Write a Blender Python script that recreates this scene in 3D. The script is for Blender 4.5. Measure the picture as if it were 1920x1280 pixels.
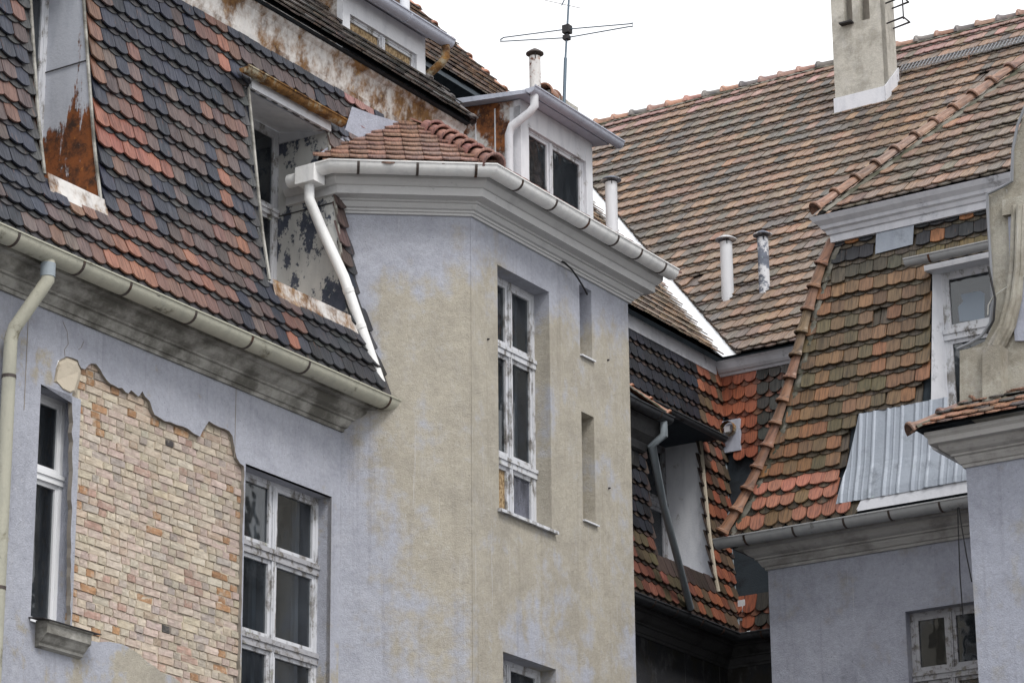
import bpy, bmesh, math, random
import numpy as np
from math import sin, cos, tan, radians, pi, sqrt, atan2
from mathutils import Matrix, Vector
from mathutils.geometry import tessellate_polygon

rnd = random.Random(7)
for o in list(bpy.data.objects): bpy.data.objects.remove(o)
SC = bpy.context.scene
COL = SC.collection

# ------------------------------------------------------------------ camera
FPX = 5580.0; PITCH = radians(18.95); ROLL = radians(-.52); CZ = 1.6
AZ = radians(32.6)
cam = bpy.data.cameras.new('camera'); camo = bpy.data.objects.new('camera', cam); COL.objects.link(camo)
cam.sensor_width = 36.0; cam.lens = FPX * 36.0 / 1920.0
cam.clip_start = .5; cam.clip_end = 2000
camo.location = (0, 0, CZ)
camo.rotation_mode = 'QUATERNION'
camo.rotation_quaternion = (Matrix.Rotation(pi/2 + PITCH, 3, 'X') @ Matrix.Rotation(ROLL, 3, 'Z')).to_quaternion()
SC.camera = camo
SC.render.resolution_x = 1024; SC.render.resolution_y = 682

# ------------------------------------------------------------------ world, sun, exposure
world = bpy.data.worlds.new('World'); SC.world = world; world.use_nodes = True
wn = world.node_tree; wn.nodes.clear()
out = wn.nodes.new('ShaderNodeOutputWorld'); bg = wn.nodes.new('ShaderNodeBackground')
sky = wn.nodes.new('ShaderNodeTexSky'); sky.sky_type = 'NISHITA'; sky.sun_disc = False
SUN_EL, SUN_AZ = radians(52), radians(150)
sky.sun_elevation = SUN_EL; sky.sun_rotation = SUN_AZ; sky.dust_density = 4
mx = wn.nodes.new('ShaderNodeMix'); mx.data_type = 'RGBA'; mx.inputs[0].default_value = .93
mx.inputs[7].default_value = (11.6, 11.7, 11.9, 1)       # thick even cloud cover
wn.links.new(sky.outputs[0], mx.inputs[6]); wn.links.new(mx.outputs[2], bg.inputs[0])
bg.inputs[1].default_value = .085; wn.links.new(bg.outputs[0], out.inputs[0])
sl = bpy.data.lights.new('sun', 'SUN'); sl.energy = 1.5; sl.angle = radians(18); sl.color = (1, .97, .93)
so = bpy.data.objects.new('sun', sl); COL.objects.link(so)
so.rotation_euler = (pi/2 - SUN_EL, 0, pi - SUN_AZ)
SC.view_settings.view_transform = 'Standard'; SC.view_settings.look = 'None'
SC.view_settings.exposure = 0.58; SC.view_settings.gamma = 1.0; SC.view_settings.use_curve_mapping = False
SC.render.engine = 'CYCLES'

# ------------------------------------------------------------------ building frame: a along the left wing, b out of it, z up
def _rm(p, r):
    M = np.array([[1, 0, 0], [0, sin(p), -cos(p)], [0, cos(p), sin(p)]])
    return np.array([[cos(r), -sin(r), 0], [sin(r), cos(r), 0], [0, 0, 1]]) @ M
CM = _rm(PITCH, ROLL); C0 = np.array([0, 0, CZ])
UA = np.array([sin(AZ), cos(AZ), 0]); NA = np.array([cos(AZ), -sin(AZ), 0])
def ray(x, y): return CM.T @ np.array([(x-960)/FPX, (y-640)/FPX, 1.])
OO = C0 + ray(300, 900)*28.6; OO[2] = 0
def W(p): return OO + UA*p[0] + NA*p[1] + np.array([0, 0, p[2]])
def WD(v): return UA*v[0] + NA*v[1] + np.array([0, 0, v[2]])
def frame(q): q = np.array(q); return np.array([(q-OO) @ UA, (q-OO) @ NA, q[2]])
CF = frame(C0)
def rayf(x, y): d = ray(x, y); return np.array([d @ UA, d @ NA, d[2]])
def onpl(x, y, p0, N):
    d = rayf(x, y); N = np.array(N, float); t = N @ (np.array(p0, float)-CF)/(N @ d); return CF + d*t
def onA(x, y, b=0): return onpl(x, y, (0, b, 0), (0, 1, 0))
def ona(x, y, a): return onpl(x, y, (a, 0, 0), (1, 0, 0))
def onz(x, y, z): return onpl(x, y, (0, 0, z), (0, 0, 1))
def px(p):
    c = CM @ (W(p)-C0); return 960+FPX*c[0]/c[2], 640+FPX*c[1]/c[2]
def inside(poly, x, y):
    r = False; n = len(poly)
    for i in range(n):
        x1, y1 = poly[i]; x2, y2 = poly[i-1]
        if (y1 > y) != (y2 > y) and x < (x2-x1)*(y-y1)/(y2-y1)+x1: r = not r
    return r
def hsh(*k):
    return random.Random(hash(tuple(int(round(v*1000)) for v in k))).random()
def vnoise(x, y, s=0):
    xi, yi = math.floor(x), math.floor(y); fx, fy = x-xi, y-yi
    fx = fx*fx*(3-2*fx); fy = fy*fy*(3-2*fy)
    g = lambda i, j: hsh(i, j, s)
    return (g(xi, yi)*(1-fx)+g(xi+1, yi)*fx)*(1-fy)+(g(xi, yi+1)*(1-fx)+g(xi+1, yi+1)*fx)*fy

# ------------------------------------------------------------------ materials
class NG:
    def __init__(s, name):
        s.m = bpy.data.materials.new(name); s.m.use_nodes = True; s.t = s.m.node_tree; s.t.nodes.clear()
        s.o = s.n('ShaderNodeOutputMaterial')
        s.co = s.n('ShaderNodeTexCoord').outputs['Object']
    def n(s, typ, **kw):
        x = s.t.nodes.new(typ)
        for k, v in kw.items(): setattr(x, k, v)
        return x
    def put(s, sock, v):
        if v is None: return
        if hasattr(v, 'is_linked') or isinstance(v, bpy.types.NodeSocket): s.t.links.new(v, sock)
        else:
            if isinstance(v, (tuple, list)) and len(v) == 3 and len(sock.default_value) == 4: v = (*v, 1)
            sock.default_value = v
    def map(s, vec=None, scale=(1, 1, 1), loc=(0, 0, 0), rot=(0, 0, 0)):
        x = s.n('ShaderNodeMapping'); s.put(x.inputs[0], vec or s.co); x.inputs[1].default_value = loc
        x.inputs[2].default_value = rot; x.inputs[3].default_value = scale; return x.outputs[0]
    def noise(s, scale, detail=4, rough=.55, vec=None, dist=0):
        x = s.n('ShaderNodeTexNoise'); s.put(x.inputs['Vector'], vec or s.co)
        x.inputs['Scale'].default_value = scale; x.inputs['Detail'].default_value = detail
        x.inputs['Roughness'].default_value = rough; x.inputs['Distortion'].default_value = dist
        return x.outputs[0]
    def ss(s, v, lo, hi, a=0., b=1.):
        x = s.n('ShaderNodeMapRange', interpolation_type='SMOOTHSTEP'); s.put(x.inputs[0], v)
        for i, q in enumerate((lo, hi, a, b)): x.inputs[i+1].default_value = q
        return x.outputs[0]
    def math(s, op, a, b=None):
        x = s.n('ShaderNodeMath', operation=op); s.put(x.inputs[0], a)
        if b is not None: s.put(x.inputs[1], b)
        return x.outputs[0]
    def mix(s, f, a, b, mode='MIX'):
        x = s.n('ShaderNodeMix', data_type='RGBA', blend_type=mode); s.put(x.inputs[0], f); s.put(x.inputs[6], a); s.put(x.inputs[7], b)
        return x.outputs[2]
    def xyz(s, vec=None):
        x = s.n('ShaderNodeSeparateXYZ'); s.put(x.inputs[0], vec or s.co); return x.outputs
    def bump(s, h, dist=.01, strength=1.):
        x = s.n('ShaderNodeBump'); x.inputs['Distance'].default_value = dist; x.inputs['Strength'].default_value = strength
        s.put(x.inputs['Height'], h); return x.outputs[0]
    def done(s, color, rough=.8, metal=0., normal=None, spec=.3):
        p = s.n('ShaderNodeBsdfPrincipled'); s.put(p.inputs['Base Color'], color); s.put(p.inputs['Roughness'], rough)
        s.put(p.inputs['Metallic'], metal); p.inputs['Specular IOR Level'].default_value = spec
        if normal is not None: s.put(p.inputs['Normal'], normal)
        s.t.links.new(p.outputs[0], s.o.inputs[0]); return s.m

def plaster(name, c1, c2, lo, hi, bias=None, dark=(.12, .12, .14), dk=(.62, .8), streak=.35):
    g = NG(name)
    n1 = g.noise(1.3, 8, .66); f = g.math('ADD', g.math('MULTIPLY', g.math('SUBTRACT', n1, .5), 1.5), .5)
    if bias: f = g.math('ADD', f, bias(g))
    n2 = g.noise(7, 4, .6); f = g.math('ADD', f, g.math('MULTIPLY', g.math('SUBTRACT', n2, .5), .4))
    st = g.noise(1.0, 4, .6, g.map(scale=(7, 7, .55)))
    f = g.math('ADD', f, g.math('MULTIPLY', g.math('SUBTRACT', st, .5), streak))
    c = g.mix(g.ss(f, lo, hi), c1, c2)
    c = g.mix(g.ss(g.noise(2.6, 8, .7), .38, .68, 0, .6), c, g.mix(1., c, (.72, .72, .74), 'MULTIPLY'))
    c = g.mix(g.ss(g.noise(5, 6, .7, g.map(scale=(1, 1, .5), loc=(8, 3, 2))), .52, .7, 0, .35), c, g.mix(.5, c, (.52, .52, .55)))
    c = g.mix(g.ss(g.noise(1.7, 7, .7, g.map(scale=(1.6, 1.6, .8), loc=(4, 2, 9))), dk[0], dk[1], 0, .55), c, dark)
    c = g.mix(g.ss(g.noise(26, 3, .7, g.map(scale=(1, 1, .35), loc=(3, 7, 1))), .69, .76, 0, .5), c, (.6, .6, .62))
    c = g.mix(g.ss(g.noise(55, 2, .6), .68, .75, 0, .7), c, (.08, .08, .08))
    c = g.mix(g.ss(g.noise(24, 6, .75), .35, .65, 0, .55), c, g.mix(1., c, (.78, .78, .77), 'MULTIPLY'))
    c = g.mix(g.ss(g.noise(11, 5, .7, g.map(loc=(1, 6, 3))), .52, .7, 0, .3), c, g.mix(1., c, (1.22, 1.2, 1.18), 'MULTIPLY'))
    c = g.mix(g.ss(g.noise(1, 5, .6, g.map(scale=(11, 11, .3), loc=(2, 5, 1))), .55, .72, 0, .4), c, g.mix(1., c, (.68, .67, .66), 'MULTIPLY'))
    c = g.mix(g.ss(g.noise(1, 4, .6, g.map(scale=(24, 24, .5), loc=(9, 5, 4))), .66, .74, 0, .4), c, (.58, .58, .61))
    h = g.math('ADD', g.noise(70, 4, .7), g.math('MULTIPLY', g.noise(9, 5, .6), 1.2))
    return g.done(c, .92, 0, g.bump(h, .016, .7), .15)

LAV = (.412, .426, .485); TAN = (.435, .402, .338)
XJ = W((2.94, 0, 0))[0]
def bias_tower(g):
    x, y, z = g.xyz()
    top = g.ss(z, 12.3, 13.25, 0, -.42); left = g.ss(x, XJ-.05, XJ+.75, -.3, .10)
    lowl = g.ss(z, 8.2, 10.4, -.13, .05)
    return g.math('ADD', g.math('ADD', top, left), lowl)
def bias_left(g):
    x, y, z = g.xyz()
    return g.ss(z, 7.4, 9.2, .12, -.16)
M_WALL_L = plaster('plaster_lavender', LAV, TAN, .5, .66, bias_left)
M_WALL_T = plaster('plaster_tan', LAV, TAN, .3, .62, bias_tower, dk=(.68, .85))
M_WALL_C = plaster('plaster_grey_lavender', (.39, .405, .475), (.40, .39, .38), .55, .8, dk=(.55, .8))
M_WALL_R = plaster('plaster_pavilion', (.40, .42, .495), (.42, .41, .39), .55, .85)
M_WALL_SHADE = plaster('plaster_painted_shade', (.07, .072, .08), (.085, .08, .072), .4, .7, dark=(.015, .015, .015))  # deep shade of the courtyard recess painted in as near-black plaster
M_STONE = plaster('plaster_gable', (.43, .41, .355), (.35, .325, .27), .4, .6, dk=(.56, .78), dark=(.09, .08, .06))
M_CHIM = plaster('plaster_chimney', (.52, .5, .45), (.42, .4, .35), .45, .7, dk=(.58, .8), dark=(.1, .1, .1))

def cornice_mat(name, c, dirt, lo=.45, hi=.75):
    g = NG(name)
    f = g.ss(g.noise(2.2, 7, .65, g.map(scale=(1, 1, 1.5))), lo, hi)
    c1 = g.mix(f, c, dirt)
    c1 = g.mix(g.ss(g.noise(15, 5, .7), .58, .8, 0, .5), c1, (dirt[0]*.5, dirt[1]*.5, dirt[2]*.5))
    return g.done(c1, .9, 0, g.bump(g.noise(40, 5, .65), .01, .5), .2)
M_CORN_L = cornice_mat('cornice_weathered', (.4, .39, .36), (.125, .12, .105), .36, .64)
M_CORN_T = cornice_mat('cornice_tower', (.52, .52, .52), (.34, .34, .35), .5, .85)
M_CORN_C = cornice_mat('cornice_courtyard', (.40, .39, .38), (.2, .19, .18), .42, .75)
M_CORN_D = cornice_mat('cornice_painted_shade', (.13, .13, .135), (.06, .06, .06))  # cornice colour darkened to carry the shade of the courtyard recess

def paint_metal(name, paint, rust, lo, hi, dark=(.03, .025, .02), metal=0., rough=.55, stretch=(1, 1, 1), sc=2.6, zb=None):
    g = NG(name)
    n = g.math('ADD', g.noise(sc, 8, .68, g.map(scale=stretch)), g.math('MULTIPLY', g.math('SUBTRACT', g.noise(sc*9, 4, .6), .5), .18))
    if zb: n = g.math('ADD', n, g.ss(g.xyz()[2], zb[0], zb[1], zb[2], 0))
    f = g.ss(n, lo, hi)
    r = g.mix(g.ss(g.noise(6, 6, .7), .4, .66), rust, dark)
    r = g.mix(g.ss(g.noise(14, 4, .6), .6, .75), r, (rust[0]*1.7, rust[1]*2.0, rust[2]*1.5))
    p = g.mix(g.ss(g.noise(4, 6, .6, g.map(scale=(2, 2, .6))), .4, .8, 0, .5), paint, (paint[0]*.6, paint[1]*.62, paint[2]*.66))
    c = g.mix(f, p, r)
    return g.done(c, g.ss(f, 0, 1, rough, .9), metal, g.bump(g.math('SUBTRACT', g.noise(30, 4, .6), g.math('MULTIPLY', f, .6)), .006, .6), .35)
M_RUST = paint_metal('rusty_painted_sheet', (.6, .58, .56), (.2, .105, .04), .42, .62, (.075, .036, .018), stretch=(1, 1, .7), sc=1.8)
M_RUST2 = paint_metal('rusted_cheek', (.58, .57, .55), (.26, .095, .03), .42, .54, (.05, .02, .012), stretch=(1, 1, .7), sc=1.7)
M_CHEEK = paint_metal('half_rusted_cheek', (.47, .49, .54), (.2, .065, .02), .62, .7, (.035, .018, .012), stretch=(3, 3, .5), sc=2.2, zb=(12.75, 13.25, .32))
M_PEEL = paint_metal('peeling_grey_sheet', (.5, .5, .48), (.075, .085, .115), .49, .55, (.05, .06, .085), stretch=(1.3, 1.3, .8), sc=3.4)
M_GREYSHEET = paint_metal('dull_blue_grey_sheet', (.46, .49, .57), (.18, .2, .24), .6, .75, (.1, .1, .12))
M_WHITESHEET = paint_metal('white_painted_board', (.64, .65, .68), (.3, .28, .25), .6, .74, (.14, .12, .1))
M_FASCIA = paint_metal('grey_painted_cornice_sheet', (.62, .63, .67), (.2, .2, .22), .58, .74, (.1, .1, .12))
M_OLDGUT = paint_metal('old_cream_gutter', (.45, .44, .36), (.15, .13, .08), .55, .7, (.05, .05, .045), stretch=(1, 1, 1))
M_OLDGUT2 = paint_metal('old_grey_gutter', (.38, .385, .39), (.14, .14, .12), .58, .75, (.06, .06, .055))
M_DARKGUT = paint_metal('dark_zinc_gutter', (.085, .09, .1), (.04, .04, .04), .5, .7)
M_RUSTGUT = paint_metal('rusty_gutter', (.4, .36, .26), (.24, .12, .035), .4, .52, (.06, .03, .015))
M_PVC = paint_metal('white_gutter', (.82, .82, .81), (.5, .48, .45), .7, .9, (.3, .28, .25), rough=.4)
M_GREYPIPE = paint_metal('grey_downpipe', (.27, .31, .34), (.14, .15, .16), .6, .75)
M_WOOD = paint_metal('peeling_white_wood', (.56, .57, .6), (.25, .24, .23), .49, .62, (.13, .12, .115), stretch=(1, 1, .45), sc=8, rough=.7)
M_WOODG = paint_metal('bare_grey_wood', (.36, .36, .38), (.2, .185, .17), .48, .62, (.1, .09, .085), stretch=(1, 1, 1), sc=11, rough=.8)
M_UPVC = NG('white_window_plastic').done((.72, .73, .75), .35)
M_FLUE = paint_metal('painted_flue', (.6, .61, .64), (.24, .17, .12), .6, .68, (.1, .09, .08))
M_FLUE2 = paint_metal('peeled_flue', (.62, .63, .66), (.17, .19, .24), .46, .53, (.1, .11, .14))
M_FLUER = paint_metal('rusty_flue', (.6, .58, .56), (.27, .1, .045), .48, .56, (.1, .04, .025))
M_VALLEY = paint_metal('bright_valley_sheet', (.78, .8, .83), (.45, .46, .48), .62, .8, (.3, .3, .3), rough=.45)
M_ZINC = paint_metal('galvanised_sheet', (.33, .365, .42), (.24, .265, .3), .5, .75, (.19, .21, .24), metal=.12, rough=.45)
M_FELT = cornice_mat('black_roofing_felt', (.035, .045, .055), (.02, .022, .026))
M_IRON = NG('dark_iron').done((.035, .033, .035), .7)
M_STRAP = paint_metal('rusty_strap', (.07, .055, .05), (.1, .045, .025), .5, .6)
M_ANT = NG('antenna_tube').done((.13, .17, .21), .45, .5)
M_CABLE = NG('black_cable').done((.02, .02, .022), .6)
M_WIRE = NG('pale_wire').done((.5, .5, .46), .5)
M_CONDUIT = NG('grey_conduit').done((.22, .23, .25), .5)
M_MORT = cornice_mat('lime_mortar', (.52, .46, .37), (.38, .33, .25), .5, .8)
M_MOSS = cornice_mat('mortar_and_moss', (.2, .19, .165), (.07, .07, .05), .42, .62)
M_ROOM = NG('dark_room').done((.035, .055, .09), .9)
M_INNER = NG('inner_window_frame').done((.24, .28, .33), .7)
g = NG('wood_particle_board'); M_OSB = g.done(g.mix(g.ss(g.noise(45, 3, .6, g.map(scale=(1, 1, .5))), .4, .62), (.17, .11, .055), (.42, .31, .18)), .85)
g = NG('broken_plaster_edge'); M_EDGE = g.done(g.mix(g.noise(14, 4), (.34, .31, .27), (.18, .16, .14)), .95)
g = NG('courtyard_paving'); M_GROUND = g.done(g.mix(g.noise(3, 5), (.16, .155, .15), (.09, .09, .088)), .9)

def glass(name, tint=.6, refl=.085, dirt=.05, dcol=(.25, .28, .32)):
    g = NG(name)
    tr = g.n('ShaderNodeBsdfTransparent'); tr.inputs[0].default_value = (tint*.92, tint*.97, tint, 1)
    gl = g.n('ShaderNodeBsdfGlossy'); gl.inputs[1].default_value = .04
    g.put(gl.inputs['Normal'], g.bump(g.noise(2.5, 2), .02, .3))
    df = g.n('ShaderNodeBsdfDiffuse'); df.inputs[0].default_value = (*dcol, 1)
    m1 = g.n('ShaderNodeMixShader'); m1.inputs[0].default_value = refl
    g.t.links.new(tr.outputs[0], m1.inputs[1]); g.t.links.new(gl.outputs[0], m1.inputs[2])
    m2 = g.n('ShaderNodeMixShader'); g.put(m2.inputs[0], g.ss(g.noise(3, 6, .65, g.map(scale=(1, 1, .4))), .3, .8, dirt*.4, dirt*2.2))
    g.t.links.new(m1.outputs[0], m2.inputs[1]); g.t.links.new(df.outputs[0], m2.inputs[2])
    g.t.links.new(m2.outputs[0], g.o.inputs[0]); return g.m
M_GLASS = glass('dusty_window_glass')
M_GLASSM = glass('milky_window_glass', .5, .04, .3, (.32, .33, .4))

def tile_mat(name, mode):
    g = NG(name)
    if mode == 'obj': col = g.n('ShaderNodeObjectInfo').outputs['Color']
    else: col = g.n('ShaderNodeAttribute', attribute_name='tcol').outputs['Color']
    tl = g.n('ShaderNodeAttribute', attribute_name='tl').outputs['Vector']
    sh = g.n('ShaderNodeVectorMath', operation='MULTIPLY_ADD'); g.put(sh.inputs[0], col); sh.inputs[1].default_value = (97, 131, 57); g.put(sh.inputs[2], tl)
    v = sh.outputs[0]
    st = g.noise(1, 4, .6, g.map(v, (60, 4, 1)))
    c = g.mix(g.ss(st, .4, .68, 0, .85), col, g.mix(1., col, (.36, .38, .46), 'MULTIPLY'))
    # glaze worn off in long streaks, clay showing
    c = g.mix(g.ss(g.noise(1, 5, .65, g.map(v, (34, 5, 1), (5, 1, 0))), .60, .70, 0, .5), c, g.mix(.6, col, (.26, .12, .065)))
    c = g.mix(g.ss(g.noise(1, 5, .65, g.map(v, (22, 9, 1), (9, 3, 0))), .66, .75, 0, .5), c, (.05, .05, .048))
    c = g.mix(g.ss(g.noise(1, 3, .6, g.map(v, (70, 14, 1), (2, 8, 0))), .77, .80, 0, .75), c, (.55, .57, .6))
    wv = g.n('ShaderNodeTexWave', bands_direction='X'); g.put(wv.inputs[0], v); wv.inputs[1].default_value = 16; wv.inputs[2].default_value = 1.2
    h = g.math('ADD', g.math('MULTIPLY', wv.outputs[1], .5), g.noise(1, 4, .6, g.map(v, (60, 30, 1))))
    return g.done(c, g.ss(st, .3, .7, .36, .62), 0, g.bump(h, .003, .45), .45)
M_TILE_O = tile_mat('clay_tile', 'obj'); M_TILE_J = tile_mat('clay_tile_course', 'att')
def brick_mat(name, mode):
    g = NG(name)
    if mode == 'obj': col = g.n('ShaderNodeObjectInfo').outputs['Color']
    else: col = g.n('ShaderNodeAttribute', attribute_name='tcol').outputs['Color']
    tl = g.n('ShaderNodeAttribute', attribute_name='tl').outputs['Vector']
    sh = g.n('ShaderNodeVectorMath', operation='MULTIPLY_ADD'); g.put(sh.inputs[0], col); sh.inputs[1].default_value = (97, 131, 57); g.put(sh.inputs[2], tl)
    v = sh.outputs[0]
    c = g.mix(g.ss(g.noise(14, 5, .65, v), .35, .7, 0, .7), col, g.mix(1., col, (.66, .63, .6), 'MULTIPLY'))
    gp_ = g.n('ShaderNodeNewGeometry').outputs['Position']
    c = g.mix(g.ss(g.noise(11, 6, .72, gp_), .47, .66, 0, .6), c, (.55, .49, .41))
    c = g.mix(g.ss(g.noise(3, 5, .7, g.map(gp_, loc=(5, 1, 2))), .5, .75, 0, .45), c, (.34, .29, .25))
    return g.done(c, .93, 0, g.bump(g.noise(26, 6, .75, v), .012, .8), .15)
M_BRICK_O = brick_mat('brick_single', 'obj'); M_BRICK_J = brick_mat('brick_field', 'att')

# ------------------------------------------------------------------ mesh helpers (all input in frame coordinates)
def link(o, parent=None, label=None):
    COL.objects.link(o)
    if parent is not None:
        o.parent = parent
        o.matrix_parent_inverse = Matrix.Translation(-parent.location) if parent.type == 'EMPTY' else Matrix()
    if label: o['label'] = label
    return o
def thing(name, base, label, cat, group=None):
    o = bpy.data.objects.new(name, None); o.location = W(base); o.empty_display_size = .3
    COL.objects.link(o); o['label'] = label; o['category'] = cat
    if group: o['group'] = group
    return o
class MB:
    def __init__(s): s.v = []; s.f = []; s.mi = []
    def add(s, vs, fs, mi=0):
        k = len(s.v); s.v += [tuple(p) for p in vs]; s.f += [tuple(i+k for i in q) for q in fs]; s.mi += [mi]*len(fs); return s
    def box(s, a0, a1, b0, b1, z0, z1, mi=0):
        vs = [(a, b, z) for a in (a0, a1) for b in (b0, b1) for z in (z0, z1)]
        return s.add(vs, [(0, 1, 3, 2), (4, 6, 7, 5), (0, 4, 5, 1), (2, 3, 7, 6), (0, 2, 6, 4), (1, 5, 7, 3)], mi)
    def quad(s, *p, mi=0): return s.add(p, [tuple(range(len(p)))], mi)
    def prism(s, pts, d, mi=0):
        n = len(pts); d = np.array(d); q = [np.array(p, float) for p in pts]
        return s.add(q+[p+d for p in q], [tuple(range(n)), tuple(range(2*n-1, n-1, -1))]+[(i, (i+1) % n, (i+1) % n+n, i+n) for i in range(n)], mi)
    def tube(s, path, r, n=12, cap=True, mi=0):
        P = [np.array(p, float) for p in path]; rr = r if isinstance(r, (list, tuple)) else [r]*len(P)
        rings = []; up = None
        for i, p in enumerate(P):
            t = (P[min(i+1, len(P)-1)]-P[max(i-1, 0)]); t /= np.linalg.norm(t)
            if up is None:
                up = np.array([0, 0, 1.]) if abs(t[2]) < .9 else np.array([1., 0, 0])
            x = np.cross(t, up); x /= np.linalg.norm(x); y = np.cross(x, t); up = y
            k = 1.0
            if 0 < i < len(P)-1:
                d1 = P[i]-P[i-1]; d2 = P[i+1]-P[i]; c = d1 @ d2/np.linalg.norm(d1)/np.linalg.norm(d2); k = 1/max(.75, sqrt((1+c)/2))
            rings.append([p+(x*cos(2*pi*j/n)+y*sin(2*pi*j/n))*rr[i]*k for j in range(n)])
        vs = [q for R in rings for q in R]; fs = []
        for i in range(len(P)-1):
            for j in range(n): fs.append((i*n+j, i*n+(j+1) % n, (i+1)*n+(j+1) % n, (i+1)*n+j))
        if cap: fs += [tuple(range(n-1, -1, -1)), tuple(range((len(P)-1)*n, len(P)*n))]
        return s.add(vs, fs, mi)
    def sweep(s, path, prof, closed=True, caps=True, mi=0):
        """plan path [(a,b)], profile [(outward, z)], mitred corners"""
        P = [np.array(p, float) for p in path]; ns = []
        for i in range(len(P)-1):
            d = P[i+1]-P[i]; d /= np.linalg.norm(d); ns.append(np.array([-d[1], d[0]]))
        m = len(prof); vs = []
        for i, p in enumerate(P):
            if i == 0: q = ns[0]
            elif i == len(P)-1: q = ns[-1]
            else: q = (ns[i-1]+ns[i])/(1+ns[i-1] @ ns[i])
            vs += [(p[0]+q[0]*o, p[1]+q[1]*o, z) for o, z in prof]
        fs = []
        for i in range(len(P)-1):
            for j in range(m if closed else m-1):
                k = (j+1) % m; fs.append((i*m+j, i*m+k, (i+1)*m+k, (i+1)*m+j))
        if closed and caps: fs += [tuple(range(m)), tuple(range(len(P)*m-1, (len(P)-1)*m-1, -1))]
        return s.add(vs, fs, mi)
    def build(s, name, mats, parent=None, label=None, smooth=False, recalc=True, kind=None):
        me = bpy.data.meshes.new(name)
        me.from_pydata([tuple(W(p)) for p in s.v], [], s.f)
        for m in (mats if isinstance(mats, (list, tuple)) else [mats]): me.materials.append(m)
        me.polygons.foreach_set('material_index', s.mi)
        bm = bmesh.new(); bm.from_mesh(me)
        if recalc: bmesh.ops.recalc_face_normals(bm, faces=bm.faces)
        bm.to_mesh(me); bm.free()
        if smooth:
            me.polygons.foreach_set('use_smooth', [True]*len(me.polygons))
            try: me.set_sharp_from_angle(angle=radians(40))
            except Exception: pass
        o = bpy.data.objects.new(name, me); link(o, parent, label)
        if kind: o['kind'] = kind
        return o
def wallpoly(mb, loops, fn, depth_in, mi=0, rim=True, rmi=None):
    """flat panel with holes: loops in (u,z), fn(u,d,z) -> frame; rim faces go back by depth_in"""
    tri = tessellate_polygon([[Vector((u, z, 0)) for u, z in L] for L in loops])
    flat = [p for L in loops for p in L]
    mb.add([fn(u, 0, z) for u, z in flat], [tuple(t) for t in tri], mi)
    if rim:
        for L in loops:
            n = len(L)
            for i in range(n):
                (u1, z1), (u2, z2) = L[i], L[(i+1) % n]
                mb.quad(fn(u1, 0, z1), fn(u2, 0, z2), fn(u2, -depth_in, z2), fn(u1, -depth_in, z1), mi=mi if rmi is None else rmi)
def PA(b0): return lambda u, d, z: (u, b0+d, z)       # plane of the left wing, u = a
def PC(a0): return lambda u, d, z: (a0-d, u, z)       # plane of the right wing, u = b
def rect(u0, u1, z0, z1): return [(u0, z0), (u1, z0), (u1, z1), (u0, z1)]
def fbox(mb, fn, u0, u1, d0, d1, z0, z1, mi=0):
    vs = [fn(u, d, z) for u in (u0, u1) for d in (d0, d1) for z in (z0, z1)]
    mb.add(vs, [(0, 1, 3, 2), (4, 6, 7, 5), (0, 4, 5, 1), (2, 3, 7, 6), (0, 2, 6, 4), (1, 5, 7, 3)], mi)
def gutter_prof(oc, z, r, n=9, t=.006):
    A = [pi+pi*i/n for i in range(n+1)]
    o = [(oc+r*cos(x), z+r*sin(x)) for x in A]; i_ = [(oc+(r-t)*cos(x), z+(r-t)*sin(x)) for x in reversed(A)]
    bead = [(oc+r+.012, z+.002), (oc+r+.014, z+.016), (oc+r+.002, z+.022), (oc+r-.01, z+.012)]
    return o+bead+i_
def gutter(parent, path, oc, z, r, mat, label=None, straps=(), smat=None, endcaps=True):
    m = MB().sweep(path, gutter_prof(oc, z, r), True, True)
    if endcaps:
        for i in (0, -1):
            p, q = np.array(path[i], float), np.array(path[1 if i == 0 else -2], float); d = (q-p)/np.linalg.norm(q-p)
            n = np.array([-d[1], d[0]]) if i == 0 else np.array([d[1], -d[0]])
            P = [(*(p+n*(oc+(r-.002)*cos(pi+pi*k/9))), z+(r-.002)*sin(pi+pi*k/9)) for k in range(10)]
            m.prism(P, (*(d*.006), 0))
    go = m.build('gutter', mat, parent, label, smooth=True)
    for (i, s) in straps:                # segment index, distance along it
        p, q = np.array(path[i], float), np.array(path[i+1], float); d = (q-p)/np.linalg.norm(q-p); n = np.array([-d[1], d[0]])
        c = p+d*s; sm = MB()
        prof = [(oc+(r+.007)*cos(pi*.93+pi*1.12*k/10), z+(r+.007)*sin(pi*.93+pi*1.12*k/10)) for k in range(11)]
        prof += [(oc+(r+.001)*cos(pi*.93+pi*1.12*k/10), z+(r+.001)*sin(pi*.93+pi*1.12*k/10)) for k in range(10, -1, -1)]
        sm.sweep([tuple(c-d*.014), tuple(c+d*.014)], prof)
        sm.build('gutter_bracket', smat or M_STRAP, go, smooth=False)
    return go
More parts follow.
